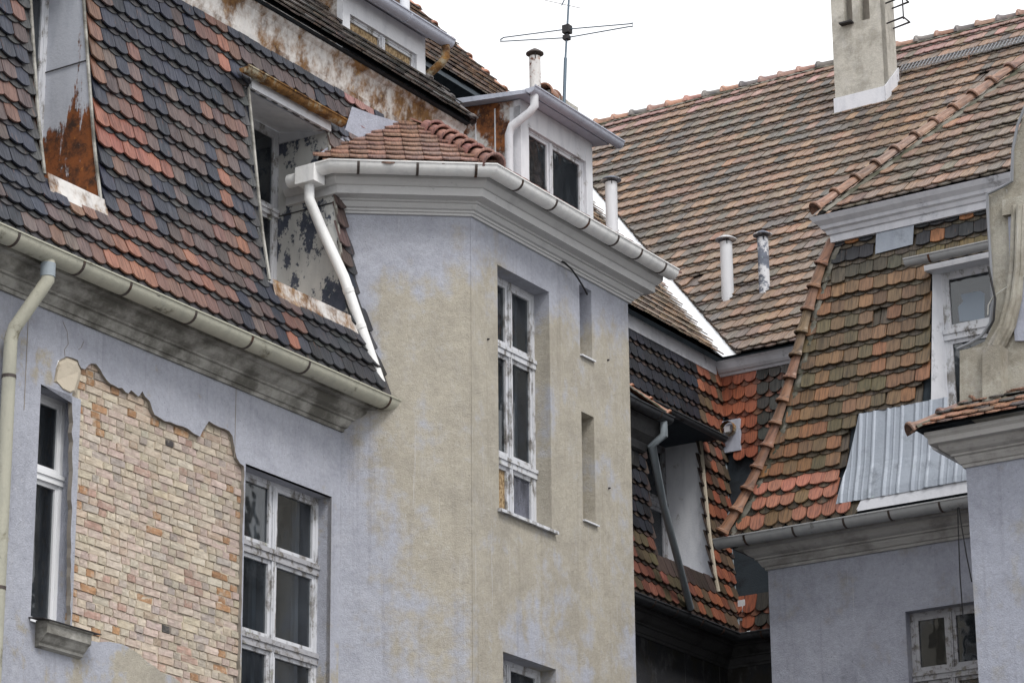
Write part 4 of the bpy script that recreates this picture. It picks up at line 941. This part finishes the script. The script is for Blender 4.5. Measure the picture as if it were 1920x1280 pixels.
# ridge
ridge_run(main, [(RA, 8, EZ+k+.0), (RA, EB-k+.1, EZ+k+.0)], (0, 0, 1), 46, [(.36, .2, .15), (.30, .18, .14), (.16, .14, .13), (.38, .2, .14)], .09, .125, mortar=True, sink=-.04)
def on_main(x, y): return onpl(x, y, (EA, 0, EZ), (-1, 0, 1))
def on_side(x, y): return onpl(x, y, (0, EB, EZ), (0, 1, 1))
# chimney
c0 = on_main(1568, 222); c1 = on_main(1656, 206); ca = c0[0]; bl, br = c0[1], c1[1]
zt = ona(1600, -60, ca)[2]; dep = .55
m = MB(); zb_ = c0[2]-.9
slots = [tuple(ona(x, y, ca)[[1, 2]]) for x, y in ((1583, 44), (1599, 44), (1613, 40), (1631, 36))]
zlo = slots[0][1]; zlo2 = slots[2][1]
fc = PC(ca)
wallpoly(m, [[(bl, zb_), (br, zb_), (br, zt), (bl, zt)], rect(slots[0][0], slots[1][0], zlo, zt-.1), rect(slots[2][0], slots[3][0], zlo2, zt-.1)], fc, .18, 0, True)
m.quad((ca, br, zb_), (ca+dep, br, zb_), (ca+dep, br, zt), (ca, br, zt)); m.quad((ca, bl, zb_), (ca+dep, bl, zb_), (ca+dep, bl, zt), (ca, bl, zt)); m.quad((ca+dep, bl, zb_), (ca+dep, br, zb_), (ca+dep, br, zt), (ca+dep, bl, zt)); m.quad((ca, bl, zt), (ca+dep, bl, zt), (ca+dep, br, zt), (ca, br, zt))
ch = m.build('chimney', M_CHIM, main, 'tall pale rendered chimney with two soot slots', recalc=False)
m = MB(); fbox(m, fc, bl+.05, br-.05, -.4, -.17, zlo-.2, zt); m.build('soot_lining', M_EDGE, ch)
m = MB(); fbox(m, fc, slots[0][0]-.05, slots[1][0]+.02, -.02, .12, zlo-.05, zlo-.02); m.build('slot_ledge', M_IRON, ch)
m = MB(); fbox(m, fc, bl-.02, br+.02, -.02, .03, zb_, c0[2]+.36); m.prism([(ca-.03, br+.03, zb_), (ca-.03, br+.03, c0[2]+.36), (ca+dep, br+.03, c0[2]+.36+dep), (ca+dep, br+.03, zb_)], (0, -.02, 0)); fbox(m, fc, bl-.08, br+.1, .03, .3, c0[2]-.30, c0[2]-.27)
m.build('chimney_flashing', M_FASCIA, ch)
for dz in (0, .38, .76):
    z = zlo-.1+dz; p0_ = np.array([ca+.22, br, z])
    MB().tube([p0_, p0_+(0, .32, .04), p0_+(.0, .32, .04)+(.25, 0, 0), p0_+(.25, 0, 0)], .014, 6).build('climbing_iron', M_IRON, ch)
MB().tube([(ca+.22, br+.32, zlo-.1), (ca+.22, br+.32, zt)], .014, 6).build('guard_bar', M_IRON, ch)
# flue pipes
def flue(base, h, r, mat, capr, parent, lean=0., label=None):
    b = np.array(base); m = MB(); m.tube([b-(0, 0, .2), b+(lean, 0, h)], r, 16); fo = m.build('flue_pipe', mat, parent, label, smooth=True)
    c = b+np.array([lean, 0, h+.04]); m = MB()
    m.tube([c, c+(0, 0, .012), c+(0, 0, .05), c+(0, 0, .085)], [capr*.78, capr*.78, capr*.45, .01], 18); m.build('flue_cap', M_STRAP if mat is M_FLUER else M_FLUE2, fo, smooth=False)
    for j in range(3):
        A = 2*pi*j/3+.4; d = np.array([cos(A), sin(A), 0])*r*.95; MB().tube([b+(lean, 0, h-.05)+d, c+d*1.1], .008, 5).build('cap_stay', M_IRON, fo)
    return fo
b = on_main(1365, 566); flue(b, (566-458)/112., .095, M_FLUE, .21, main, label='pale flue pipe on the big tiled roof')
m = MB(); m.quad(*[b+np.array(d) for d in ((-.22, -.25, -.2), (-.22, .25, -.2), (.2, .25, .225), (.2, -.25, .225))]); m.build('flue_flashing', M_VALLEY, main, recalc=False)
b = on_main(1434, 552); flue(b, (552-450)/112., .085, M_FLUE2, .19, main, label='peeling flue pipe on the big tiled roof')
b = on_side(1148, 450); flue(b, 1.0, .10, M_FLUE, .22, sroof, label='flue pipe behind the bay gutter')
b = on_side(1217, 480); flue(b, .22, .075, M_FLUE, .13, sroof, label='short flue stub behind the bay gutter')
# snow guard grating on the big roof
g0 = on_main(1690, 148); g1 = on_main(1925, 92); m = MB(); dl = g1-g0
nn = np.array([-1, 0, 1])*S45; uu = np.array([1, 0, 1])*S45
for j in range(5):
    o = uu*(j*.07)+nn*.14
    m.tube([g0+o, g0+o+dl*1.3], .007, 5)
for j in range(44):
    o = dl*1.3*j/43.+nn*.143; m.tube([g0+o, g0+o+uu*.28], .008, 4)
sg = m.build('snow_guard', M_CONDUIT, main, 'perforated metal snow guard walkway beside the chimney')
for t in (.02, .57, 1.1):
    o = dl*t; MB().tube([g0+o+nn*.0-uu*.35, g0+o+nn*.13-uu*.02, g0+o+nn*.13+uu*.3], .014, 6).build('guard_bracket', M_STRAP, sg)

# ================================================================== RIGHT WING
fC = PC(CBA); wb = ona(1697, 1146, CBA)
WC = (wb[1], wb[1]+1.25, 6.8, wb[2])
m = MB(); wallpoly(m, [[(CBL, 0), (PVL+.2, 0), (PVL+.2, 11.2), (CBL, 11.2)], rect(*WC)], fC, .2, 0, True)
m.quad((CBA, CBL, 0), (CFA+.2, CBL, 0), (CFA+.2, CBL, 11.2), (CBA, CBL, 11.2))
m.build('wall', M_WALL_C, right, recalc=False)
tz = ona(1770, 1262, CBA+.13)[2]; um = ona(1783, 1200, CBA+.13)[1]
window(right, PC(CBA+.13), WC[0], WC[1], WC[2], WC[3], (um,), (tz,), .055, .045, M_WOODG, label='grey wooden window below the corrugated patch', tw=.06, inner=False)
cp = [(CFA, CBL), (CBA, CBL), (CBA, PVL)]
MB().sweep(cp, cprof).build('cornice', M_CORN_C, right)
gutter(right, [(CBA, CBL-.5), (CBA, PVL)], .385, GZ, .098, M_OLDGUT2, 'grey gutter under the corrugated metal patch', [(0, ona(x, y, CBA-.45)[1]-CBL+.5) for x, y in ((1397, 1015), (1488, 998), (1583, 982), (1668, 966), (1763, 948))], M_STRAP)
gutter(right, [(CFA-.3, CBL), (CBA-.3, CBL)], .3, GZ-.02, .085, M_DARKGUT)
# mansard with its curved hip
hpx = [(1368, 1002), (1384, 975), (1402, 946), (1420, 908), (1437, 872), (1453, 835), (1468, 795), (1481, 755), (1494, 712), (1506, 668), (1517, 622), (1529, 575), (1542, 530), (1556, 488), (1570, 456)]
hip = []
for x, y in hpx:
    z = 13.0
    for _ in range(30): z = ona(x, y, CBA-off_at(MPC, min(max(z, 11.29), 15.08)))[2]
    z = min(max(z, 11.29), 15.1); p = ona(x, y, CBA-off_at(MPC, z)); hip.append((p[0], p[1], z))
hz = [h[2] for h in hip]; hb = [h[1] for h in hip]
def hipb(z): return float(np.interp(z, hz, hb))
m = MB(); dl0 = ona(1748, 520, CBA+.1)[1]; zd1 = ona(1800, 505, CBA+.05)[2]; bwc = CBA+.19
zs = sorted(list(np.linspace(11.29, 15.08, 20))+[12.2, zd1+.08])
for j in range(len(zs)-1):
    z0, z1 = zs[j], zs[j+1]; o0, o1 = CBA-off_at(MPC, z0), CBA-off_at(MPC, z1)
    m.quad((o0, hipb(z0), z0), (o0, dl0, z0), (o1, dl0, z1), (o1, hipb(z1), z1))
    if not (12.19 <= z0 and z1 <= zd1+.09): m.quad((o0, dl0, z0), (o0, 9.0, z0), (o1, 9.0, z1), (o1, dl0, z1))
    m.quad((o0, hipb(z0), z0), (CFA+.5, hipb(z0)+.1, z0), (CFA+.5, hipb(z1)+.1, z1), (o1, hipb(z1), z1))
cm = m.build('mansard_roof', M_FELT, right, recalc=False)
corr = [(1607, 768), (1740, 752), (1760, 720), (1830, 760), (1830, 950), (1610, 952), (1566, 946)]
strip = [(1600, 948), (1830, 900), (1830, 960), (1610, 975)]
cdorm = [(1746, 490), (1860, 470), (1900, 900), (1725, 770), (1748, 620)]
silver = [(1643, 428), (1714, 410), (1714, 462), (1640, 478)]
def col_cb(X, Y, s, t, r, c, layer):
    if layer == 0: return jit((.075, .058, .038), .2)
    k = rnd.random(); z = prof_at(MPC, t)[1]
    if inside(silver, X, Y): return None
    if r < 3 and X < 1620: return jit((.36, .15, .095) if k < .75 else (.2, .12, .06), .1)
    top_ = Y+.22*(X-1700)
    if top_ < 458: return jit((.025, .026, .03), .15) if k < .85 else jit((.3, .13, .05), .1)
    if top_ < 500: return jit((.065, .055, .035), .25) if X < 1720 else jit((.12, .085, .035), .2)
    k = k*.6+vnoise(s*2.2, r*.6, 21)*.4
    if k < .3: return jit((.24, .115, .055), .1)
    if k < .5: return jit((.2, .112, .056), .1)
    if k < .72: return jit((.155, .095, .05), .1)
    return jit((.115, .088, .044), .12)
def keep_cb(X, Y, s, t, l):
    z = prof_at(MPC, t)[1]
    if s < hipb(z)+.03: return False
    if inside(corr, X, Y) or inside(strip, X, Y) or inside(cdorm, X, Y): return False
    return s < 6.2 and not (X > 1748 and Y > 505)
tile_field(right, cm, lambda s, t: (CBA-prof_at(MPC, t)[0], s, prof_at(MPC, t)[1]), .4, 6.3, .0, prof_len(MPC), col_cb, keep_cb, quota=230, shape=lambda X, Y: .085 if (X < 1640 and Y > 900) else .022, w=.197)
ridge_run(cm, list(reversed(hip)), (-.6, -.55, .35), 13, [(.21, .105, .058), (.165, .105, .055), (.24, .12, .068)], .08, .112, over=1.15, sink=-.06)
m = MB(); P = [ona(x, y, CBA-off_at(MPC, 14.75)-.075) for x, y in ((1643, 432), (1714, 414), (1711, 458), (1641, 476))]; m.prism(P, (.006, 0, 0)); m.build('silver_patch', M_ZINC, cm)
# corrugated sheets laid over the hole in the tiles
def corr_sheet(b0t, b1t, b0b, b1b, zt_, zb_, lift, name_label):
    m = MB(); n = int((b1b-b0b)/.018); T = 10; vs = []; fs = []
    for j in range(T+1):
        z = zb_+(zt_-zb_)*j/T; l, r_ = b0b+(b0t-b0b)*j/T, b1b+(b1t-b1b)*j/T
        for i in range(n+1):
            b_ = b0b+(b1b-b0b)*i/n; b_ = min(max(b_, l), r_)
            ph = ((b_+5)/.19) % 1; hgt = .017 if ph < .12 else (.017*(1-(ph-.12)/.07) if ph < .19 else (0 if ph < .93 else .017*(ph-.93)/.07))
            if .5 < ph < .58: hgt = .006
            dent = .008*(vnoise(b_*3, z*3, 5)-.5)
            vs.append((CBA-off_at(MPC, z)-.07-lift-hgt-dent, b_, z))
    for j in range(T):
        for i in range(n): fs.append((j*(n+1)+i, j*(n+1)+i+1, (j+1)*(n+1)+i+1, (j+1)*(n+1)+i))
    m.add(vs, fs); m.build('corrugated_sheet', M_ZINC, cm, name_label, recalc=False)
A_ = lambda x, y, z: ona(x, y, CBA-off_at(MPC, z)-.09)
pl, pr = A_(1568, 945, 11.6), A_(1770, 915, 11.6); tl_, tr_ = A_(1610, 775, 12.7), A_(1775, 745, 12.7)
corr_sheet(tl_[1], tr_[1]+.1, pl[1], pr[1], tl_[2], pl[2], 0, 'corrugated metal sheet covering a hole in the mansard')
p3 = A_(1735, 915, 11.6)
corr_sheet(p3[1]+.1, 5.6, p3[1]-.03, 5.6, 12.3, pl[2]+.01, .012, 'brighter overlapping corrugated metal sheet')
m = MB(); zA, zB_ = 11.31, 11.56; b0_ = ona(1608, 968, CBA-.4)[1]
m.quad((CBA-off_at(MPC, zA)-.06, b0_, zA), (CBA-off_at(MPC, zA)-.06, 6, zA), (CBA-off_at(MPC, zB_)-.062, 6, zB_), (CBA-off_at(MPC, zB_)-.062, b0_+.12, zB_)); m.build('eaves_flashing', M_FASCIA, cm, recalc=False)
# dormer window of the right wing, half hidden by the gable
dl0 = ona(1748, 520, CBA+.1)[1]; zd1 = ona(1800, 505, CBA+.05)[2]; bwc = CBA+.19
m = MB(); zz = np.linspace(12.2, zd1+.1, 9); u = dl0
m.add([(bwc, u+.08, z) for z in zz]+[(CBA-off_at(MPC, z)-.06, u+.0*rnd.random(), z) for z in zz], [(i, i+1, 9+i+1, 9+i) for i in range(8)]); m.build('dormer_cheek', M_FASCIA, cm, 'pale grey dormer cheek beside the scrolled gable', recalc=False)
m = MB(); m.box(CBA-.02, bwc, u-.05, 6.5, zd1+.05, zd1+.12); m.build('dormer_soffit', M_FASCIA, cm)
wz = ona(1820, 620, bwc)[2]
window(right, PC(bwc), u+.07, u+.95, 12.2, zd1+.06, (), (wz,), .055, .05, M_WOOD, label='dormer window with broken milky pane beside the gable', inner=False, room=.5, tw=.07)
m = MB(); m.prism([ona(x, y, bwc+.028) for x, y in ((1799, 603), (1796, 575), (1806, 565), (1801, 552), (1838, 545), (1846, 550), (1846, 598))], (.003, 0, 0)); m.build('glass_shard', M_INNER, right)
gutter(right, [(CBA, u-.22), (CBA, 6.6)], .18, zd1+.16, .075, M_OLDGUT2, 'short grey gutter over the dormer beside the gable', [(0, .34)])
# upper cornice, upper roof with hip
UCA = CBA+.25
MB().sweep([(CFA, hb[-1]-.0), (UCA-.1, hb[-1]-.0), (UCA-.1, 9)], [(-.3, 15.06), (.03, 15.06), (.035, 15.15), (.06, 15.16), (.08, 15.21), (.115, 15.23), (.13, 15.27), (.19, 15.32), (.23, 15.38), (-.3, 15.38)]).build('upper_cornice', M_FASCIA, right, 'grey sheet metal cornice above the mossy mansard')
HB = onz(1545, 402, 15.42)[1]; EC = 10.64; EZC = 15.41
hA = onpl(1905, 140, (EC, 0, EZC), (-1, 0, 1)); hs = (hA[1]-HB)/(hA[0]-EC)
m = MB(); K2 = 4.6; tp = (EC+K2, HB+hs*K2, EZC+K2)
m.quad((EC, HB, EZC-.02), (EC, 11, EZC-.02), (EC+K2, 11, EZC+K2-.02), (tp[0], tp[1], tp[2]-.02)); m.add([(EC, HB, EZC-.02), (tp[0], tp[1], tp[2]-.02), (EC+K2+3, HB, EZC-.02)], [(0, 1, 2)]); m.quad((EC, HB, EZC-.04), (EC, 11, EZC-.04), (EC+.5, 11, EZC-.04), (EC+.5, HB, EZC-.04))
ur = m.build('upper_roof', M_FELT, right, recalc=False)
pal2 = [(.29, .175, .115), (.24, .15, .103), (.185, .133, .098), (.145, .118, .09), (.31, .17, .105)]
def col_ur(X, Y, s, t, r, c, layer):
    if layer == 0: return jit((.1, .08, .063), .15)
    return jit(pal2[min(4, int(rnd.random()*3.2+vnoise(s, r*.4, 4)*2))], .1)
tile_field(right, ur, lambda s, t: (EC+t*S45, s, EZC+t*S45), 1.2, 8, 0, K2/S45-.1, col_ur, lambda X, Y, s, t, l: s > HB+hs*t*S45+.06, quota=70, e=.37, sag=.045, peek=.07, margin=330)
ridge_run(ur, [tp, (EC-.04, HB-.03, EZC+.02)], (-.5, -.4, 1), int(10*K2/(hA[0]-EC)), [(.27, .15, .1), (.21, .125, .088), (.3, .16, .1)], .08, .11, over=1.12, sink=-.06)

# ================================================================== CORNER PAVILION
m = MB(); m.quad((PVA, PVL, 0), (PVA, 14, 0), (PVA, 14, 11.2), (PVA, PVL, 11.2)); m.quad((PVA, PVL, 0), (CBA+.4, PVL, 0), (CBA+.4, PVL, 11.2), (PVA, PVL, 11.2))
m.build('wall', M_WALL_R, pav, recalc=False)
pp = [(CBA+.3, PVL), (PVA, PVL), (PVA, 14)]
MB().sweep(pp, [(o*1.0, z) for o, z in cprof]).build('cornice', M_CORN_C, pav)
gutter(pav, [(CBA, PVL), (PVA+.0, PVL)], .33, GZ-.03, .07, M_WHITESHEET)
# skirt roof
m = MB(); sp = [(.40, 11.29), (.1, 11.52), (-.25, 11.72)]; m.sweep(pp, sp, closed=False); skr = m.build('skirt_roof', M_FELT, pav, recalc=False)
pals = [(.30, .16, .1), (.2, .15, .12), (.12, .11, .1), (.34, .19, .12)]
tile_field(pav, skr, lambda s, t: (PVA-prof_at(sp, t)[0], s, prof_at(sp, t)[1]), 4.3, 9, 0, prof_len(sp), lambda *q_: jit(pals[rnd.randrange(4)], .12), lambda X, Y, s, t, l: s > PVL-prof_at(sp, t)[0]+.03, quota=60, e=.2, sag=.045, peek=.05, margin=330)
hq = [(PVA-o, PVL-o, z) for o, z in sp]
ridge_run(skr, [(PVA+.9, PVL+.55, 12.45), (PVA+.25, PVL+.25, 11.78), (PVA-.42, PVL-.42, 11.31)], (-.5, -.5, 1), 5, [(.27, .15, .1), (.22, .13, .1)], .07, .1)
# scrolled gable
GA = PVA+.12; fG = PC(GA)
gpx = [(1813, 770), (1812, 655), (1846, 640), (1858, 615), (1862, 560), (1860, 500), (1853, 440), (1850, 366), (1897, 342), (1899, 300), (1903, 270), (1911, 240), (1925, 205), (1950, 165), (1990, 130), (2060, 100), (2200, 60), (2200, 700)]
gl = [tuple(ona(x, y, GA)[[1, 2]]) for x, y in gpx]; gl[0] = (gl[0][0], 11.5); gl[-1] = (gl[-1][0], 11.5)
m = MB(); wallpoly(m, [gl], fG, .35, 0, True); gab = m.build('scrolled_gable', M_STONE, pav, 'weathered tan gable with a scrolled edge', recalc=False)
def gq(x, y, d): p = ona(x, y, GA-d); return (p[0], p[1], p[2])
m = MB(); P = [gq(x, y, 0) for x, y in ((1808, 768), (1808, 662), (1862, 652), (1862, 768))]; m.prism(P, (-.12, 0, 0)); P = [gq(x, y, 0) for x, y in ((1856, 660), (1890, 655), (1890, 760), (1856, 766))]; m.prism(P, (-.2, 0, 0)); m.build('gable_plinth', M_STONE, gab)
for k_, dd in enumerate((.05, .09, .05)):
    pts = [gq(1862+k_*9+x, y, dd) for x, y in ((40, 385), (38, 440), (36, 500), (30, 560), (18, 610), (2, 640), (-4, 650))]
    MB().tube(pts, [.035, .035, .035, .04, .045, .05, .05], 8).build('scroll_rib', M_STONE, gab, smooth=True)
m = MB(); m.prism([gq(x, y, 0) for x, y in ((1884, 378), (1990, 355), (1990, 385), (1884, 408))], (-.07, 0, 0)); m.build('gable_moulding', M_STONE, gab)
m = MB(); m.prism([gq(x, y, .001) for x, y in ((1892, 408), (1990, 388), (1990, 640), (1905, 640), (1898, 560))], (-.03, 0, 0)); m.build('gable_panel', M_WALL_R, gab)
m = MB(); ms = MB(); P = []
for i in range(40):
    b_ = 4.85+i*.05; 
    for j in range(2): P.append((GA-.02-.2*j-rnd.uniform(0, .1), b_, 11.62-.12*j+rnd.uniform(-.04, .06)))
ms.add(P, [(2*i, 2*i+1, 2*i+3, 2*i+2) for i in range(39)]); ms.build('mortar_fillet', M_MOSS, gab, smooth=True, recalc=False)
# lightning conductor and cables
P = [gq(x, y, .04) for x, y in ((1926, 190), (1908, 235), (1899, 280), (1897, 340), (1880, 350), (1851, 364), (1853, 420), (1858, 500), (1861, 565), (1857, 605), (1840, 630), (1815, 645), (1795, 654)) ]
MB().tube(P, .018, 8).build('conduit', M_CONDUIT, pav, 'grey conduit following the gable edge', smooth=True)
P = [gq(x, y, .09) for x, y in ((1853, 500), (1866, 560), (1863, 600), (1850, 625))]; MB().tube(P, .013, 7).build('cable', M_CABLE, pav, smooth=True)
P = [gq(x, y, .06) for x, y in ((1852, 590), (1853, 572), (1862, 556), (1885, 540), (1925, 515), (1960, 488))]; MB().tube(P, .006, 5).build('loose_wire', M_WIRE, pav)
for pts in (((1795, 938), (1797, 1000), (1800, 1080), (1806, 1160)), ((1797, 945), (1803, 985), (1812, 1040), (1822, 1090))):
    P = [ona(x, y, CBA-.42+.4*(i > 0)*0+.0) for i, (x, y) in enumerate(pts)]
    MB().tube(P, .008, 5).build('hanging_cable', M_CABLE, right)

# ================================================================== antenna and rusty flue on the attic roof
b = ona(1004, 205, 8.6); flue(b-(0, 0, .1), (205-95)/150.+.1, .075, M_FLUER, .15, ar, label='rusty flue pipe with flat cap beside the antenna')
m = MB(); b2 = ona(1032, 215, 9.0); m.box(8.8, 9.5, b2[1]-.15, b2[1]+.12, b2[2]-1.0, b2[2]+.25); st_ = m.build('chimney_stub', M_CHIM, tower)
ridge_run(st_, [(9.4, b2[1]-.05, b2[2]+.3), (8.75, b2[1]+.06, b2[2]+.22)], (0, .1, 1), 2, [(.3, .15, .1)], .1, .12, mortar=False)
ab = ona(1054, 215, 9.0)
ant = thing('television_antenna', tuple(ab-(0, 0, .4)), 'television antenna with a long folded loop on a thin mast', 'antenna')
tpm = ona(1069, -40, 9.0)
up_ = lambda y: ab+(tpm-ab)*((215-y)/255.)
MB().tube([ab-(0, 0, .5), up_(110)], .022, 10).build('mast', M_ANT, ant, smooth=True); MB().tube([up_(112), tpm], .014, 8).build('mast_top', M_ANT, ant, smooth=True)
dirv = np.array([.25, 1.0, 0.]); L1 = ona(942, 78, 9.0); R1 = ona(1182, 50, 9.0); L0 = ona(942, 71, 9.0); R0 = ona(1182, 45, 9.0); cl, cu = up_(72), up_(56)
loop = [cu+(0, .0, 0), (L0+(0, 0, .0)), ]
P = [cu, L0*.98+cu*.02, L0-(0, .03, .02), L1-(0, .03, -.01), L1*.98+cl*.02, cl, R1*.98+cl*.02, R1+(0, .03, -.01), R0+(0, .03, -.0), R0*.98+cu*.02, cu]
MB().tube(P, .0085, 8).build('folded_dipole', M_ANT, ant, smooth=True)
m = MB(); m.box(cu[0]-.05, cu[0]+.05, cu[1]-.05, cu[1]+.05, cu[2]-.06, cu[2]+.05); m.box(cl[0]-.04, cl[0]+.04, cl[1]-.04, cl[1]+.04, cl[2]-.03, cl[2]+.03); m.build('junction_box', M_IRON, ant)
e0, e1_ = ona(1018, 0, 9.0), ona(1090, 16, 9.0); MB().tube([e0, e1_], .004, 5).build('director', M_STRAP, ant)
MB().tube([ona(1053, 11, 9.0), ona(1062, -8, 9.0)], .008, 5).build('boom', M_ANT, ant)
print('tiles per thing', QUOTA)
